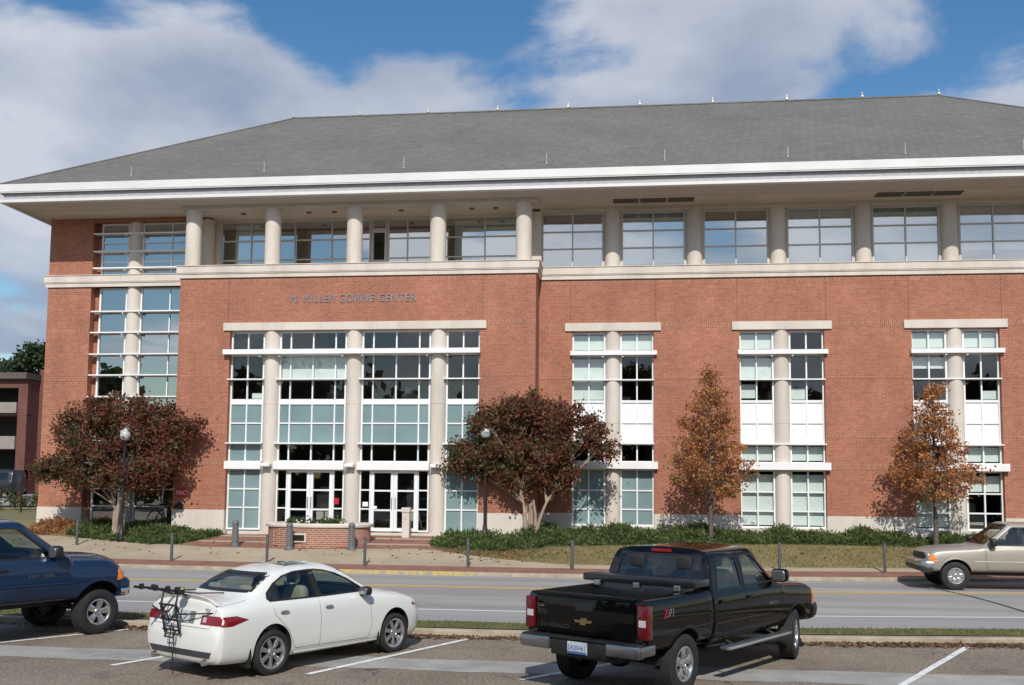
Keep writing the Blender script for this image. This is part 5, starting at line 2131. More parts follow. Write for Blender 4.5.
# ------------------------------------------------------------------ the white sedan
def sedan(loc, rz):
    t = thing('parked_sedan', 'white four door sedan parked with a bicycle rack strapped to its trunk', 'car', loc, rz)
    t.scale = (.955, 1, 1.05)
    K = [
        (-1.065, [(0, .40), (.40, .40), (.56, .41), (.64, .46), (.64, .53), (.60, .58), (.45, .60), (.25, .605), (0, .61)]),
        (-1.045, [(0, .32), (.55, .32), (.72, .35), (.79, .46), (.785, .60), (.72, .67), (.52, .695), (.28, .705), (0, .71)]),
        (-1.01, [(0, .25), (.60, .25), (.77, .30), (.835, .50), (.83, .66), (.76, .74), (.55, .775), (.30, .785), (0, .79)]),
        (-.975, [(0, .23), (.64, .23), (.80, .28), (.855, .54), (.845, .76), (.79, .86), (.60, .90), (.3, .92), (0, .925)]),
        (-.955, [(0, .22), (.66, .22), (.815, .27), (.865, .57), (.852, .82), (.79, .94), (.62, 1.00), (.32, 1.035), (0, 1.045)]),
        (-.86, [(0, .21), (.68, .21), (.83, .26), (.875, .60), (.856, .86), (.785, .965), (.62, 1.025), (.32, 1.055), (0, 1.065)]),
        (-.60, [(0, .2), (.70, .2), (.84, .25), (.88, .61), (.858, .89), (.78, .985), (.62, 1.045), (.32, 1.07), (0, 1.08)]),
        (-.36, [(0, .2), (.70, .2), (.845, .24), (.882, .62), (.856, .91), (.775, 1.00), (.63, 1.09), (.32, 1.12), (0, 1.13)]),
        (-.02, [(0, .2), (.70, .2), (.85, .24), (.882, .62), (.852, .92), (.765, 1.01), (.60, 1.255), (.33, 1.295), (0, 1.305)]),
        (.33, [(0, .2), (.70, .2), (.85, .24), (.882, .62), (.850, .925), (.765, 1.01), (.578, 1.355), (.36, 1.40), (0, 1.415)]),
        (.80, [(0, .2), (.70, .2), (.85, .24), (.880, .62), (.850, .925), (.765, 1.0), (.565, 1.385), (.37, 1.435), (0, 1.45)]),
        (1.30, [(0, .2), (.70, .2), (.85, .24), (.880, .62), (.850, .92), (.768, .99), (.570, 1.375), (.37, 1.43), (0, 1.448)]),
        (1.62, [(0, .2), (.70, .2), (.85, .24), (.880, .615), (.850, .91), (.772, .98), (.60, 1.305), (.38, 1.37), (0, 1.39)]),
        (1.98, [(0, .2), (.70, .2), (.85, .24), (.880, .61), (.850, .90), (.78, .965), (.665, 1.135), (.40, 1.195), (0, 1.22)]),
        (2.30, [(0, .2), (.70, .2), (.85, .24), (.880, .60), (.850, .885), (.79, .935), (.70, .985), (.42, 1.025), (0, 1.045)]),
        (2.60, [(0, .2), (.70, .2), (.85, .24), (.880, .60), (.850, .865), (.79, .91), (.68, .94), (.40, .965), (0, .975)]),
        (3.00, [(0, .2), (.68, .2), (.83, .24), (.872, .58), (.835, .82), (.77, .865), (.65, .895), (.38, .915), (0, .922)]),
        (3.30, [(0, .2), (.64, .2), (.79, .24), (.842, .56), (.80, .765), (.735, .81), (.60, .84), (.36, .858), (0, .864)]),
        (3.46, [(0, .22), (.58, .22), (.72, .26), (.78, .54), (.74, .68), (.68, .735), (.54, .775), (.32, .795), (0, .80)]),
        (3.55, [(0, .27), (.5, .27), (.62, .31), (.68, .5), (.65, .60), (.6, .65), (.46, .69), (.28, .70), (0, .705)]),
        (3.60, [(0, .36), (.38, .36), (.48, .38), (.54, .46), (.52, .52), (.48, .55), (.38, .58), (.22, .585), (0, .59)]),
    ]
    def mp(x):
        return 2.67 + (x - 2.67) * .87 if x > 2.67 else (x * .96 if x < 0 else x)
    K = [(mp(x), p) for x, p in K]
    hull = Hull(*loft(K, 5, 2))
    fw = [(2.03, 1.005), (1.90, 1.085), (1.70, 1.195), (1.48, 1.285), (1.25, 1.34), (1.06, 1.362), (1.00, 1.362), (1.03, .995)]
    rw = [(.93, .995), (.90, 1.362), (.62, 1.352), (.36, 1.305), (.14, 1.215), (-.03, 1.10), (-.06, 1.03), (-.02, 1.0)]
    bw = [(-.60, 1.135), (.60, 1.135), (.525, 1.31), (.43, 1.345), (-.43, 1.345), (-.525, 1.31)]
    ww = [(-.66, 1.045), (.66, 1.045), (.52, 1.33), (.40, 1.365), (-.40, 1.365), (-.52, 1.33)]
    # hollow cabin, window openings, wheel arches
    ci = []
    for x, w1, w2, zt in ((-.22, .60, .45, 1.10), (.05, .69, .50, 1.24), (.35, .70, .50, 1.355), (.8, .70, .50, 1.395), (1.3, .70, .50, 1.39), (1.6, .71, .53, 1.32), (1.95, .72, .56, 1.14), (2.15, .72, .6, 1.03)):
        ci.append((x, [(0, .42), (.5, .42), (.68, .45), (.72, .7), (.72, .92), (w1, .985), (w2, zt - .05), (w2 * .6, zt), (0, zt + .005)]))
    cuts = [loft(ci, 2, 1)]
    for s in (1, -1):
        for P in (fw, rw):
            V, F = prism(P, 'y', s * .44, s * 1.2)
            cuts.append((V, F))
    cuts.append(prism(bw, 'x', -.62, .12))
    cuts.append(prism(ww, 'x', 1.62, 2.7))
    for s in (1, -1):
        for xw in (0, 2.67):
            cuts.append(cyl_y(xw, .335, .365, s * .56, s * 1.1))
    skin_mesh(hull, cuts, ['paint_white_car', 'cabin_dark'], 'body', t)
    for s, sd in ((1, 'L'), (-1, 'R')):
        for P in (fw, rw):
            m = MB()
            panel(m, hull, P, sd, off=-.008, skirt=.012, rows=8, cols=12)
            m.build('side_window', 'glass_car', t, smooth=50)
        m = MB()
        ribbon(m, hull, [(1.03, .99), (1.0, 1.37), (.90, 1.37), (.93, .99)][::1], .006, sd, .004)
        panel(m, hull, [(1.03, .985), (1.005, 1.372), (.895, 1.372), (.925, .985)], sd, off=.004, rows=6, cols=3)
        ribbon(m, hull, fw + [fw[0]], .022, sd, .004)
        ribbon(m, hull, rw + [rw[0]], .022, sd, .004)
        m.build('window_trim', 'trim_black', t)
        # doors: seams, handles, sill line
        m = MB()
        ribbon(m, hull, [(.935, .98), (.95, .62), (.94, .30)], .008, sd, .0015)
        ribbon(m, hull, [(2.10, .965), (2.06, .75), (2.10, .5), (2.02, .30)], .008, sd, .0015)
        ribbon(m, hull, [(-.02, .985), (.05, .80), (.30, .58), (.44, .32)], .008, sd, .0015)
        ribbon(m, hull, [(.44, .32), (2.02, .30)], .008, sd, .0015)
        m.build('door_seam', 'seam', t)
        for hx in (.20, 1.12):
            loc_, n_, d_ = hull.cast(hx, .845, sd)
            m = MB()
            m.blob((hx, loc_.y + s * .022, .845), (.085, .014, .016), .6, 14, 8)
            m.build('door_handle', 'chrome', t, smooth=60)
        mirror(t, 1.90, s * .80, 1.01, s, (.075, .10, .065), 'paint_white_car' if s > 0 else 'trim_black')
        m = MB()
        ribbon(m, hull, [(.42, .255), (1.2, .245), (2.25, .245)], .05, sd, .006, raise_=.01)
        m.build('sill', 'paint_white_car', t)
        m = MB()
        panel(m, hull, [(mp(3.24), .715), (mp(3.48), .60), (mp(3.51), .66), (mp(3.36), .76)], sd, off=.004, rows=5, cols=6)
        m.build('headlight', 'lamp_clear', t, smooth=50)
        m = MB()
        panel(m, hull, [(mp(3.16), .725), (mp(3.25), .69), (mp(3.26), .755)], sd, off=.006, rows=4, cols=4)
        m.build('marker_light', 'tail_red' if s < 0 else 'amber', t, smooth=50)
        # rear lamp wraps round the corner
        m = MB()
        panel(m, hull, [(-.48, .80), (-.77, .735), (-.945, .735), (-.945, .86), (-.69, .86)], sd, off=.006, rows=6, cols=9)
        ya, yb = (.42, .835) if s > 0 else (-.835, -.42)
        panel(m, hull, [(ya, .745), (yb, .745), (yb, .865), (ya, .865)], 'back', off=.006, rows=6, cols=10)
        lamp = m.build('tail_light', 'tail_red', t, smooth=50)
        m = MB()
        yc = s * .50
        panel(m, hull, [(yc - .035, .775), (yc + .035, .775), (yc + .035, .84), (yc - .035, .84)], 'back', off=.011, rows=4, cols=4)
        m.build('reversing_light', 'tail_clear', lamp, smooth=50)
        # mud flap and exhaust
        MB().bbox(-.44, -.405, min(s * .60, s * .86), max(s * .60, s * .86), .14, .44, .01).build('mud_flap', 'trim_black', t)
        MB().bbox(2.25, 2.285, min(s * .60, s * .86), max(s * .60, s * .86), .16, .40, .01).build('mud_flap', 'trim_black', t)
        MB().tube([(-.85, s * .58, .27), (-1.05, s * .58, .262)], .042, 14).build('exhaust_pipe', 'chrome', t, smooth=40)
        # rear shelf head rests and front seats
    m = MB()
    panel(m, hull, [(y * 1.0, z) for y, z in bw], 'back', off=-.006, skirt=.01, rows=8, cols=14)
    m.build('rear_window', 'glass_car', t, smooth=50)
    m = MB()
    panel(m, hull, ww, 'front', off=-.006, skirt=.01, rows=8, cols=14)
    m.build('windscreen', 'glass_car', t, smooth=50)
    m = MB()
    ribbon(m, hull, bw, .035, 'back', .004, closed=True)
    ribbon(m, hull, ww, .03, 'front', .004, closed=True)
    m.build('glass_border', 'trim_black', t)
    # trunk: seam, spoiler, badge, bumper apron, plate recess
    m = MB()
    ribbon(m, hull, [(-.72, .985), (-.66, .87), (-.64, .70), (.64, .70), (.66, .87), (.72, .985)], .008, 'back', .0015)
    ribbon(m, hull, [(-.42, -.70), (-.9, -.72)], .008, 'top', .0015)
    ribbon(m, hull, [(-.42, .70), (-.9, .72)], .008, 'top', .0015)
    m.build('trunk_seam', 'seam', t)
    m = MB()
    vs, fs = [], []
    for k in range(25):
        y = -.70 + 1.4 * k / 24
        e = 1 - (abs(y) / .72) ** 6
        z = hull.cast(-.86, y, 'top')[0].z
        vs += [(-.74, y, z - .005), (-.80, y, z + .03 * e), (-.93, y, z + .062 * e), (-.945, y, z + .055 * e), (-.93, y, z + .035 * e), (-.90, y, z - .01)]
    for k in range(24):
        for j in range(6):
            fs.append((k * 6 + j, k * 6 + (j + 1) % 6, (k + 1) * 6 + (j + 1) % 6, (k + 1) * 6 + j))
    m.add(vs, fs)
    m.build('spoiler', 'paint_white_car', t, smooth=50)
    m = MB()
    panel(m, hull, [(-.66, .315), (.66, .315), (.72, .40), (-.72, .40)], 'back', off=.006, rows=4, cols=16)
    m.build('bumper_apron', 'bumper_gray', t, smooth=50)
    m = MB()
    panel(m, hull, [(-.27, .74), (.27, .74), (.27, .90), (-.27, .90)], 'back', off=.002, rows=4, cols=6)
    m.build('plate_recess', 'seam', t, smooth=50)
    m = MB()
    panel(m, hull, [(-.155, .75), (.155, .75), (.155, .90), (-.155, .90)], 'back', off=.008, rows=3, cols=3)
    m.build('license_plate', 'plate_white', t)
    m = MB()
    p_, n_, d_ = hull.cast(-.52, .925, 'back')
    add_text(m, 'TSX', .065, (p_.x - .006, -.52, .905), (0, -1, 0), (.15, 0, 1), extrude=.002)
    m.build('lettering', 'bumper_gray', t)
    m = MB()
    panel(m, hull, [(.62, -.36), (1.10, -.36), (1.10, .36), (.62, .36)], 'top', off=.003, skirt=.004, rows=26, cols=20)
    m.build('sunroof', 'glass_car_dark', t, smooth=50)
    for y in (.36, -.36):
        seat(t, 1.15, y, .52, 'seat_cream')
    m = MB()
    m.blob((.18, 0, .52), (.26, .64, .12), .35, 18, 10)
    m.blob((-.08, 0, .80), (.10, .64, .30), .35, 18, 10)
    m.build('rear_seat', 'seat_cream', t, smooth=60)
    for y in (-.36, .36):
        MB().blob((-.12, y, 1.12), (.055, .13, .075), .5, 14, 10).build('headrest', 'seat_cream', t, smooth=60)
    MB().blob((1.95, 0, .86), (.28, .68, .12), .4, 18, 10).build('dashboard', 'cabin_dark', t, smooth=60)
    steering(t, 1.62, .36, .90)
    for x in (0, 2.67):
        for s in (1, -1):
            wheel(t, x, s * .76, .320, .228, .215, s, 7, rot=.35 + x)
    return t


SEDAN = ((-5.87, 14.60, 0), 1.05)
sedan(*SEDAN)


def bike_rack(loc, rz):
    t = thing('bike_rack', 'black trunk mounted bicycle rack with straps on the white sedan', 'bike rack', loc, rz)
    t.scale = (.955, 1, 1.05)
    m = MB()
    yc = .10
    for s in (-1, 1):
        y = yc + s * .17
        m.tube([(-.96, y, 1.10), (-1.12, y, 1.14), (-1.16, y, .95), (-1.10, y, .72), (-1.075, y, .60)], .016, 8)
        m.tube([(-1.16, y, 1.02), (-1.10, y + s * .02, .86), (-.99, y + s * .03, .86)], .013, 6)
    for z, x in ((.98, -1.165), (.78, -1.125), (.64, -1.09)):
        m.tube([(x, yc - .20, z), (x, yc + .20, z)], .014, 8)
    m.tube([(-1.09, yc - .1, .63), (-1.13, yc - .1, .55), (-1.13, yc + .1, .55), (-1.09, yc + .1, .63)], .012, 6)
    m.build('frame', 'rack_black', t, smooth=50)
    for s in (-1, 1):
        y = yc + s * .17
        m = MB()
        m.tube([(-1.02, y, 1.13), (-1.30, y, 1.20), (-1.62, y, 1.24)], .017, 8)
        arm = m.build('arm', 'rack_black', t, smooth=50)
        for x in (-1.30, -1.50):
            MB().bbox(x - .03, x + .03, y - .028, y + .028, 1.175 + (x + 1.3) * -.12, 1.25 + (x + 1.3) * -.12, .012).build('cradle', 'rack_black', arm)
    MB().bbox(-1.15, -1.05, yc - .24, yc - .10, 1.12, 1.22, .02).build('hub', 'rack_black', t)
    MB().bbox(-1.13, -1.08, yc - .245, yc - .17, 1.19, 1.215, .005).build('buckle', 'strap_yellow', t)
    m = MB()
    m.tube([(-1.10, yc - .15, 1.16), (-.85, yc - .3, 1.13), (-.45, yc - .36, 1.11)], .009, 5)
    m.tube([(-1.10, yc + .15, 1.16), (-.85, yc + .25, 1.13), (-.45, yc + .3, 1.11)], .009, 5)
    m.tube([(-1.12, yc - .18, .86), (-1.03, yc - .5, .885), (-.93, yc - .74, .90)], .010, 5)
    m.tube([(-1.12, yc + .18, .86), (-1.03, yc + .45, .885), (-.93, yc + .70, .90)], .010, 5)
    m.tube([(-1.10, yc - .06, .70), (-1.085, yc - .06, .45), (-1.09, yc - .05, .22), (-1.08, yc - .06, .06)], .009, 5)
    m.tube([(-1.10, yc - .02, .74), (-1.10, yc + .02, .5), (-1.09, yc + .03, .38)], .008, 5)
    for s in (-1, 1):
        m.tube([(-1.13, yc + s * .1, .98), (-1.22, yc + s * .06, .88), (-1.15, yc + s * .02, .76)], .012, 5)
    m.build('strap', 'rack_black', t)


bike_rack(*SEDAN)


# ------------------------------------------------------------------ pickups
def pickup(name, label, loc, rz, P):
    t = thing(name, label, 'pickup truck', loc, rz)
    t.scale = P.get('scale', (1, 1, 1))
    W, wb, zb = P['W'], P['wb'], P['zb']
    x0, xt, xc, xn, tail = P['cab'], P['wst'], P['cowl'], P['nose'], P['tail']
    Wr, zr, zq, zm = P['Wr'], P['zr'], P['belt'], P['zm']
    hc, hn = P['hc'], P['hn']
    R, paint = P['R'], P['paint']
    dr = P.get('drop', 0)
    lean = P.get('lean', .20)

    def cab(f=1.0, w=1.0, dxs=0.0):
        return [(0, zb), (W * .80, zb), (W * .945, zb + .03), (W * w, zm), (W * .975 * w, zq - .07), (W * .93 * w, zq), (Wr, zr - .09, dxs * .75), (Wr * .80, zr - .022, dxs * .95), (0, zr, dxs)]

    def hood(zh, w=1.0, z0=zb, k=1.0):
        return [(0, z0), (W * .80 * k, z0), (W * .945 * k, z0 + .03), (W * w * k, zm), (W * .975 * w * k, zh - .13 - dr), (W * .94 * w * k, zh - .05 - dr), (W * .82 * w * k, zh - .012 - dr * .5), (W * .5 * k, zh + .022), (0, zh + .032)]
    ca = cab(dxs=lean)
    ca = [(p[0] * .985, *p[1:]) for p in ca]
    K = [(x0, ca), (x0 + .035, cab(dxs=lean))]
    if xt - x0 > 1.0:
        K += [(x0 + .35, cab(dxs=.05)), ((x0 + xt) / 2 + .1, cab()), (xt - .25, cab())]
    else:
        K += [(x0 + .25, cab(dxs=.0)), (xt - .18, cab())]
    # windscreen: three stations down to the cowl
    for f in (.0, .33, .68, 1.0):
        x = xt + (xc - xt) * f
        top = zr + (hc + .05 - zr) * f - .03 * math.sin(math.pi * f) * 0
        zl = zq + (hc - .02 - zq) * f
        ye = Wr + (W * .80 - Wr) * f
        K.append((x, [(0, zb), (W * .80, zb), (W * .945, zb + .03), (W, zm), (W * .975, zl - .07), (W * (.93), zl - .005), (ye, max(zl + .015, top - (.09 - .03 * min(1, f * 3)) * (1 - f) - .03 * f)), (ye * .80, top - .022 * (1 - f * .6)), (0, top)]))
    L = xn - xc
    K += [(xc + .10, hood(hc)), (xc + L * .45, hood(hc + (hn - hc) * .4)), (xn - .30, hood(hn + .015)), (xn - .12, hood(hn - .035, .985)), (xn - .04, hood(hn - .10, .965)), (xn, hood(hn - .15, .95, k=.99))]
    hull = Hull(*loft(K, 4, 2))
    zs, ze = zq + .035, zr - .135
    doors = P['doors']
    wins = []
    for (a, b, fa, fb) in doors:        # a<b bottom ends; fa, fb slants of the ends
        wins.append([(a, zs), (a + fa, ze - .02), (a + fa + .05, ze), (b - fb - .08, ze), (b - fb, ze - .03), (b, zs + .01), (b - .02, zs)])
    slope_z0, slope_z1 = zq + .06, zr - .115
    bw = [(-Wr * .93, slope_z0), (Wr * .93, slope_z0), (Wr * .84, slope_z1), (-Wr * .84, slope_z1)]
    ww = [(-W * .76, hc + .07), (W * .76, hc + .07), (Wr * .90, zr - .075), (-Wr * .90, zr - .075)]
    ci = []
    iw = W * .86
    for x, zt, w2 in ((x0 + .06, zr - .09, Wr - .08), (x0 + .3, zr - .055, Wr - .07), (xt - .2, zr - .055, Wr - .07), (xt + (xc - xt) * .3, zr - .055 - (zr - hc) * .3, Wr - .05), (xt + (xc - xt) * .8, hc + .06, Wr)):
        dx = lean * .8 if x < x0 + .1 else 0
        ci.append((x, [(0, zb + .22), (.6, zb + .22), (iw * .95, zb + .25), (iw, zm), (iw, zq - .05), (iw * .985, zq + .01), (w2, zt - .07, dx * .75), (w2 * .6, zt, dx), (0, zt + .004, dx)]))
    cuts = [loft(ci, 2, 1)]
    for s in (1, -1):
        for w in wins:
            cuts.append(prism(w, 'y', s * (Wr - .14), s * 1.3))
    cuts.append(prism(bw, 'x', x0 - .2, x0 + .42))
    cuts.append(prism(ww, 'x', xt - .1, xc + .25))
    ar = P['arch']
    for s in (1, -1):
        cuts.append(cyl_y(wb, R + .02, ar, s * (W - .36), s * 1.3))
    skin_mesh(hull, cuts, [paint, 'cabin_dark'], 'body', t)
    # bed
    bx0, bx1 = tail, x0 - .045
    zbed = P['rail']
    mid = (bx0 + bx1) / 2

    def bed(w=1.0):
        return [(0, zb + .06), (W * .80, zb + .06), (W * .945 * w, zb + .09), (W * w, zm), (W * .985 * w, zbed - .14), (W * .955 * w, zbed - .03), (W * .925 * w, zbed), (W * .80 * w, zbed), (0, zbed)]
    bh = Hull(*loft([(bx0, bed(.985)), (bx0 + .03, bed(1.0)), (mid, bed(1.0)), (bx1 - .03, bed(1.0)), (bx1, bed(.985))], 4, 2))
    bc = [boxvf(bx0 + .07, bx1 - .05, -W * .80, W * .80, zb + .36, zbed + .5)]
    for s in (1, -1):
        bc.append(cyl_y(0, R + .02, ar, s * (W - .34), s * 1.3))
    skin_mesh(bh, bc, [paint, 'trim_black'], 'bed', t)
    for s in (1, -1):
        MB().lathe([(ar - .01, s * .0), (ar - .01, s * .26)], 30, c=(0, s * (W * .80 - .22), R + .02), axis='y', a0=0, a1=math.pi).build('wheel_housing', 'trim_black', t)
    # tailgate
    tg = MB()
    tg.bbox(bx0 - .035, bx0 + .02, -W * .80, W * .80, zb + .22, zbed + .012, .022)
    tg.bbox(bx0 - .05, bx0 + .005, -W * .80, W * .80, zbed - .05, zbed + .02, .02)
    gate = tg.build('tailgate', paint, t, smooth=40)
    MB().bbox(bx0 - .048, bx0 - .03, -.13, .13, zbed - .21, zbed - .11, .012).build('tailgate_handle', 'trim_black', gate)
    if P.get('bowtie'):
        m = MB()
        zc, xg = zbed - .34, bx0 - .038
        pts = [(-.13, -.016), (-.045, -.016), (-.055, -.045), (.035, -.045), (.045, -.016), (.13, -.016), (.15, .016), (.055, .016), (.065, .045), (-.035, .045), (-.045, .016), (-.15, .016)]
        n = len(pts)
        V = [(xg - d, -a * .95, zc + b) for d in (0, .014) for a, b in pts]
        m.add(V, [tuple(range(n, 2 * n))] + [(i, (i + 1) % n, n + (i + 1) % n, n + i) for i in range(n)])
        m.build('emblem', 'gold', gate)
    if P.get('gate_text'):
        m = MB()
        add_text(m, P['gate_text'], .085, (bx0 - .037, W * .80 - .08, zb + .30), (0, -1, 0), (0, 0, 1), extrude=.003, align='LEFT', spacing=1.1)
        m.build('lettering', 'wheel_dark', gate)
    # rear bumper
    m = MB()
    for s in (1, -1):
        ya, yb = sorted((s * W * .97, s * .44))
        m.bbox(bx0 - .20, bx0 - .03, ya, yb, zb + .03, zb + .20, .035, 0)
        m.bbox(bx0 - .17, bx0 + .20, *sorted((s * (W * .97 - .06), s * (W * .985))), zb + .05, zb + .19, .025, 0)
    m.bbox(bx0 - .17, bx0 - .03, -.44, .44, zb - .03, zb + .185, .02, 1)
    m.bbox(bx0 - .195, bx0 - .03, -W * .93, W * .93, zb + .185, zb + .215, .012, 1)
    m.build('rear_bumper', [P.get('bump_mat', 'chrome'), 'trim_black'], t, smooth=40)
    if P.get('plate'):
        m = MB()
        m.bbox(bx0 - .192, bx0 - .168, -.155, .155, zb + .01, zb + .165, .006, 0)
        m.box(bx0 - .1945, bx0 - .190, -.150, .150, zb + .014, zb + .045, 1)
        lp = m.build('license_plate', ['plate_white', 'plate_blue'], t)
        m = MB()
        add_text(m, P['plate'], .088, (bx0 - .1945, 0, zb + .062), (0, -1, 0), (0, 0, 1), extrude=.001, squeeze=.82)
        m.build('lettering', 'plate_blue', lp)
    for s, sd in ((1, 'L'), (-1, 'R')):
        # tail lamp
        m = MB()
        ya, yb = sorted((s * W * .835, s * W * .985))
        la, lb = zbed - .50, zbed - .07
        m.bbox(bx0 - .03, bx0 + .10, *sorted((s * W * .835, s * (W * 1.004))), la, lb, .022)
        tl = m.build('tail_light', 'tail_red_dark', t, smooth=40)
        MB().bbox(bx0 - .034, bx0 - .02, *sorted((s * W * .86, s * W * .97)), la + .16, la + .25, .006).build('reversing_light', 'tail_clear', tl)
        for w in wins:
            m = MB()
            panel(m, hull, w, sd, off=-.008, skirt=.012, rows=7, cols=10)
            m.build('side_window', P.get('side_glass', 'glass_car'), t, smooth=50)
        m = MB()
        for w in wins:
            ribbon(m, hull, w, .025, sd, .004, closed=True)
        m.build('window_trim', 'trim_black', t)
        m = MB()
        for path in P['seams']:
            ribbon(m, hull, path, .009, sd, .002)
        m.build('door_seam', 'seam_dark', t)
        for hx in P['handles']:
            p_, n_, d_ = hull.cast(hx, zq - .13, sd)
            MB().blob((hx, p_.y + s * .02, zq - .13), (.10, .016, .022), .5, 14, 8).build('door_handle', P.get('handle_mat', paint), t, smooth=60)
        mirror(t, P['mirror_x'], s * (W * .90), zq + .12, s, (.085, .13, .105), P.get('mirror_mat', 'trim_black'))
        # front lamps
        m = MB()
        za, zc = hn - .36 - dr * .5, hn - .12 - dr * .5
        m.bbox(xn - .10, xn + .012, *sorted((s * W * .60, s * W * .90)), za, zc, .03)
        hl = m.build('headlight', 'lamp_clear', t, smooth=40)
        m = MB()
        panel(m, hull, [(xn - .20, za + .02), (xn - .035, za + .02), (xn - .035, zc - .01), (xn - .15, zc - .01)], sd, off=.008, rows=5, cols=5)
        m.build('indicator', 'amber', hl, smooth=50)
        if P.get('stripe'):
            m = MB()
            ribbon(m, hull, [(x0 + .05, zm - .02), (wb - ar - .03, zm - .02)], .035, sd, .004, raise_=.008)
            ribbon(m, hull, [(wb + ar + .03, zm - .02), (xn - .12, zm - .02)], .035, sd, .004, raise_=.008)
            m.build('side_moulding', P['stripe'], t)
        if P.get('step'):
            m = MB()
            yb_ = s * (W + .05)
            m.bbox(x0 + .15, wb - ar - .12, *sorted((yb_ - .09, yb_ + .075)), zb - .085, zb - .035, .02)
            st = m.build('running_board', 'alloy', t, smooth=40)
            m = MB()
            for xx in (x0 + .5, wb - ar - .5):
                m.tube([(xx, yb_, zb - .06), (xx, s * W * .75, zb + .05)], .02, 6)
            m.build('bracket', 'trim_black', st)
        if P.get('door_text'):
            for (txt, tx, tz, sz) in P['door_text']:
                p_, n_, d_ = hull.cast(tx, tz, sd)
                m = MB()
                add_text(m, txt, sz, (tx, p_.y + s * .006, tz), (-s, 0, 0), (0, 0, 1), extrude=.003, spacing=1.15)
                m.build('lettering', 'dull_chrome', t)
        if P.get('bed_decal'):
            for txt, tx, col in P['bed_decal']:
                p_, n_, d_ = bh.cast(tx, zbed - .24, sd)
                m = MB()
                add_text(m, txt, .15, (tx if s < 0 else -tx - 1.2, p_.y + s * .006, zbed - .25), (-s, 0, 0), (-.15 * s, 0, 1), extrude=.002)
                m.build('decal', col, t)
        # flares
        for (xx, h_) in ((0, bh), (wb, hull)):
            m = MB()
            pts = [(xx + (ar + .022) * math.cos(a), R + .02 + (ar + .022) * math.sin(a)) for a in np.linspace(-.25, math.pi + .25, 26)]
            ribbon(m, h_, pts, .04, sd, .003, raise_=.008)
            m.build('wheel_lip', P.get('lip', paint), t, smooth=60)
    m = MB()
    panel(m, hull, bw, 'back', off=-.008, skirt=.012, rows=7, cols=12)
    m.build('rear_window', P.get('rear_glass', 'glass_car_dark'), t, smooth=50)
    m = MB()
    panel(m, hull, ww, 'front', off=-.006, skirt=.012, rows=7, cols=12)
    m.build('windscreen', 'glass_car', t, smooth=50)
    m = MB()
    ribbon(m, hull, bw, .03, 'back', .004, closed=True)
    ribbon(m, hull, ww, .03, 'front', .004, closed=True)
    m.build('glass_border', 'trim_black', t)
    # third brake lamp, grille, front bumper, chassis
    m = MB()
    p_, n_, d_ = hull.cast(0, zr - .055, 'back')
    m.bbox(p_.x - .015, p_.x + .03, -.17, .17, zr - .085, zr - .035, .01)
    m.build('brake_light', 'tail_red', t)
    m = MB()
    m.bbox(xn - .06, xn + .02, -W * .58, W * .58, hn - .40, hn - .10, .03)
    for k in range(4):
        m.bbox(xn + .01, xn + .035, -W * .56, W * .56, hn - .37 + k * .075, hn - .35 + k * .075, .006)
    m.build('grille', P.get('grille', 'trim_black'), t, smooth=40)
    V, F = loft([(xn + .20, [(0, zb + .10), (W * .4, zb + .10), (W * .6, zb + .11), (W * .66, zb + .18), (W * .6, zb + .27), (W * .4, zb + .28), (0, zb + .28)]),
                 (xn + .16, [(0, zb + .02), (W * .5, zb + .02), (W * .78, zb + .04), (W * .83, zb + .17), (W * .80, zb + .30), (W * .5, zb + .31), (0, zb + .31)]),
                 (xn + .05, [(0, zb - .02), (W * .6, zb - .02), (W * .93, zb), (W * .985, zb + .17), (W * .95, zb + .31), (W * .6, zb + .33), (0, zb + .33)]),
                 (xn - .13, [(0, zb - .02), (W * .6, zb - .02), (W * .96, zb), (W * 1.0, zb + .17), (W * .97, zb + .31), (W * .6, zb + .33), (0, zb + .33)])], 4, 2)
    MB().add(V, F).build('front_bumper', P.get('bump_front', 'chrome'), t, smooth=45)
    if P.get('bump_front2'):
        V = [((v[0] - xn) * 1.0 + xn + .012, v[1] * 1.012, zb + .17 + (v[2] - zb - .17) * .50 - .07) for v in V]
        MB().add(V, F).build('bumper_pad', P['bump_front2'], t, smooth=45)
    m = MB()
    m.box(tail + .1, xn - .15, -.45, .45, zb - .10, zb + .12)
    m.tube([(0, -W * .8, R), (0, W * .8, R)], .06, 8)
    m.blob((0, .1, R), (.16, .16, .15), .8, 12, 8)
    m.tube([(wb, -W * .8, R), (wb, W * .8, R)], .05, 8)
    m.build('chassis', 'trim_black', t)
    for (sx, n_s) in P['seats']:
        for y in ((.40, -.40)):
            seat(t, sx, y, zb + .38, P.get('seat_mat', 'seat_gray'), .58)
    MB().blob((xc - .30, 0, zq - .08), (.30, W * .80, .13), .4, 18, 10).build('dashboard', 'cabin_dark', t, smooth=60)
    steering(t, xc - .65, .40, zq + .0)
    for x in (0, wb):
        for s in (1, -1):
            wheel(t, x, s * (W - P['tw'] / 2 - .03), R, P['r'], P['tw'], s, P.get('spokes', 5), rot=.3 + x * s, steer=P.get('steer', 0) if x else 0, style='wide')
    if P.get('toolbox'):
        m = MB()
        a, b = x0 - .52, x0 - .08
        m.bbox(a + .03, b - .02, -W * .78, W * .78, zbed - .30, zbed + .06, .02, 0)
        tb = m.build('toolbox', 'paint_dark', t, smooth=40)
        MB().bbox(a, b, -W * .955, W * .955, zbed + .055, zbed + .165, .025).build('lid', 'paint_dark', tb, smooth=40)
        for y in (-.66, .0, .66):
            MB().bbox(a - .022, a + .01, y - .05, y + .05, zbed + .0, zbed + .075, .008).build('latch', 'alloy', tb)
    return t


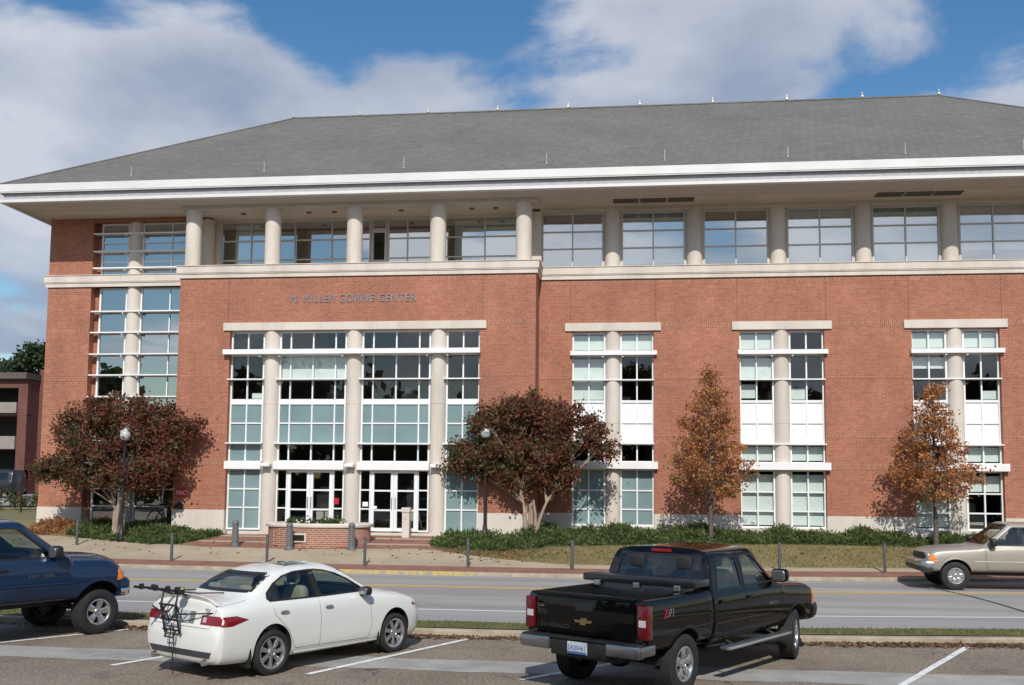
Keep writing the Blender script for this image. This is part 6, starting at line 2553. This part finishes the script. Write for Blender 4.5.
W_ = .975
pickup('pickup_truck', 'black crew cab pickup with a toolbox across its bed, parked right of the white sedan', (-.07, 14.28, 0), 1.012, dict(
    W=W_, wb=3.645, zb=.56, cab=.80, wst=2.35, cowl=3.10, nose=4.44, tail=-1.00, Wr=.79, zr=1.875, belt=1.27, zm=.86, hc=1.27, hn=1.18, R=.395, r=.228, tw=.265,
    paint='paint_black', arch=.455, rail=1.315, doors=[(.98, 1.76, .16, .02), (1.86, 2.86, .02, .55)],
    seams=[[(.93, 1.24), (.93, .95), (.98, .62)], [(1.81, 1.80), (1.81, 1.25), (1.81, .60)], [(3.06, 1.24), (3.08, .9), (3.06, .60)], [(.98, .61), (3.06, .59)]],
    handles=[1.06, 1.94], mirror_x=2.90, mirror_mat='paint_black', bowtie=True, gate_text='SILVERADO', plate='5A20H61', step=True,
    door_text=[('SILVERADO', 2.72, .96, .06)], bed_decal=[('Z', -.57, 'sign_red'), ('71', -.42, 'alloy')], seats=[(2.2, 2), (1.3, 2)], spokes=5, steer=.26, toolbox=True,
    seat_mat='cabin_dark', bump_mat='dull_chrome', bump_front='trim_black'))
pickup('pickup_truck', 'dark blue pickup with five spoke wheels at the left edge of the parking lot', (-12.14, 14.72, 0), 1.07, dict(
    W=1.015, wb=3.57, zb=.60, cab=.55, wst=2.15, cowl=2.95, nose=4.09, scale=(1, 1, 1.07), tail=-1.1, Wr=.745, zr=1.95, belt=1.30, zm=.92, hc=1.34, hn=1.28, drop=.10, R=.40, r=.226, tw=.285,
    paint='paint_blue', arch=.475, rail=1.40, doors=[(.75, 1.50, .16, .02), (1.62, 2.72, .02, .60)],
    seams=[[(.70, 1.28), (.72, .95), (.8, .66)], [(1.56, 1.85), (1.56, 1.25), (1.57, .66)], [(2.92, 1.28), (2.94, .9), (2.90, .66)], [(.8, .65), (2.90, .65)]],
    handles=[.82, 1.74], handle_mat='trim_black', mirror_x=2.66, door_text=[('RAM  1500', 2.42, 1.02, .085)], seats=[(2.0, 2)], spokes=5, stripe='paint_blue', bump_front='paint_blue', bump_front2='chrome', side_glass='glass_car'))
pickup('pickup_truck', 'tan regular cab pickup driving along the far lane of the street', (11.30, 28.55, .115), math.pi, dict(
    W=.885, wb=2.83, zb=.46, cab=.75, wst=1.38, cowl=2.12, nose=3.52, tail=-1.0, Wr=.62, zr=1.77, belt=1.13, zm=.76, hc=1.13, hn=1.04, R=.36, r=.205, tw=.235,
    paint='paint_tan', arch=.415, rail=1.17, doors=[(.90, 1.90, .06, .52)],
    seams=[[(.86, 1.65), (.85, 1.12), (.87, .85), (.90, .52)], [(2.06, 1.12), (2.08, .85), (2.04, .52)], [(.90, .51), (2.04, .51)]],
    handles=[.98], handle_mat='trim_black', mirror_x=1.90, seats=[(1.25, 2)], spokes=7, stripe='tan_moulding', bump_front='alloy', bump_front2='bumper_gray', lip='paint_tan', lean=.06))


def dark_van(loc, rz):
    t = thing('parked_van', 'small dark van parked by the brick building beyond the left corner', 'van', loc, rz)
    def sec(w, z0, zq, zt, wr):
        return [(0, z0), (w * .8, z0), (w * .95, z0 + .05), (w, .8), (w * .97, zq - .05), (w * .93, zq), (wr, zt - .1), (wr * .7, zt - .02), (0, zt)]
    K = [(-1.0, sec(.85, .4, 1.05, 1.70, .66)), (-.9, sec(.9, .35, 1.1, 1.80, .70)), (.5, sec(.9, .35, 1.1, 1.84, .72)), (1.7, sec(.9, .35, 1.08, 1.80, .70)), (2.2, sec(.9, .35, 1.05, 1.42, .70)), (2.6, sec(.9, .35, 1.0, 1.12, .72)), (3.3, sec(.86, .38, .9, 1.0, .66)), (3.45, sec(.78, .45, .78, .86, .6))]
    h = Hull(*loft(K, 3, 2))
    cuts = []
    for s in (1, -1):
        for x in (0, 2.6):
            cuts.append(cyl_y(x, .34, .38, s * .58, s * 1.2, 24))
    skin_mesh(h, cuts, ['paint_dark', 'cabin_dark'], 'body', t)
    for sd in ('L', 'R'):
        for P in ([(-.7, 1.15), (-.65, 1.6), (.4, 1.62), (.4, 1.15)], [(.5, 1.15), (.5, 1.62), (1.5, 1.6), (2.0, 1.2), (2.0, 1.15)]):
            m = MB()
            panel(m, h, P, sd, off=.004, rows=5, cols=6)
            m.build('side_window', 'glass_car_dark', t)
    for x in (0, 2.6):
        for s in (1, -1):
            wheel(t, x, s * .78, .33, .21, .2, s, 5)


dark_van((-40.2, 60.6, T(-40.2, 60.6) + .02), R_(182))
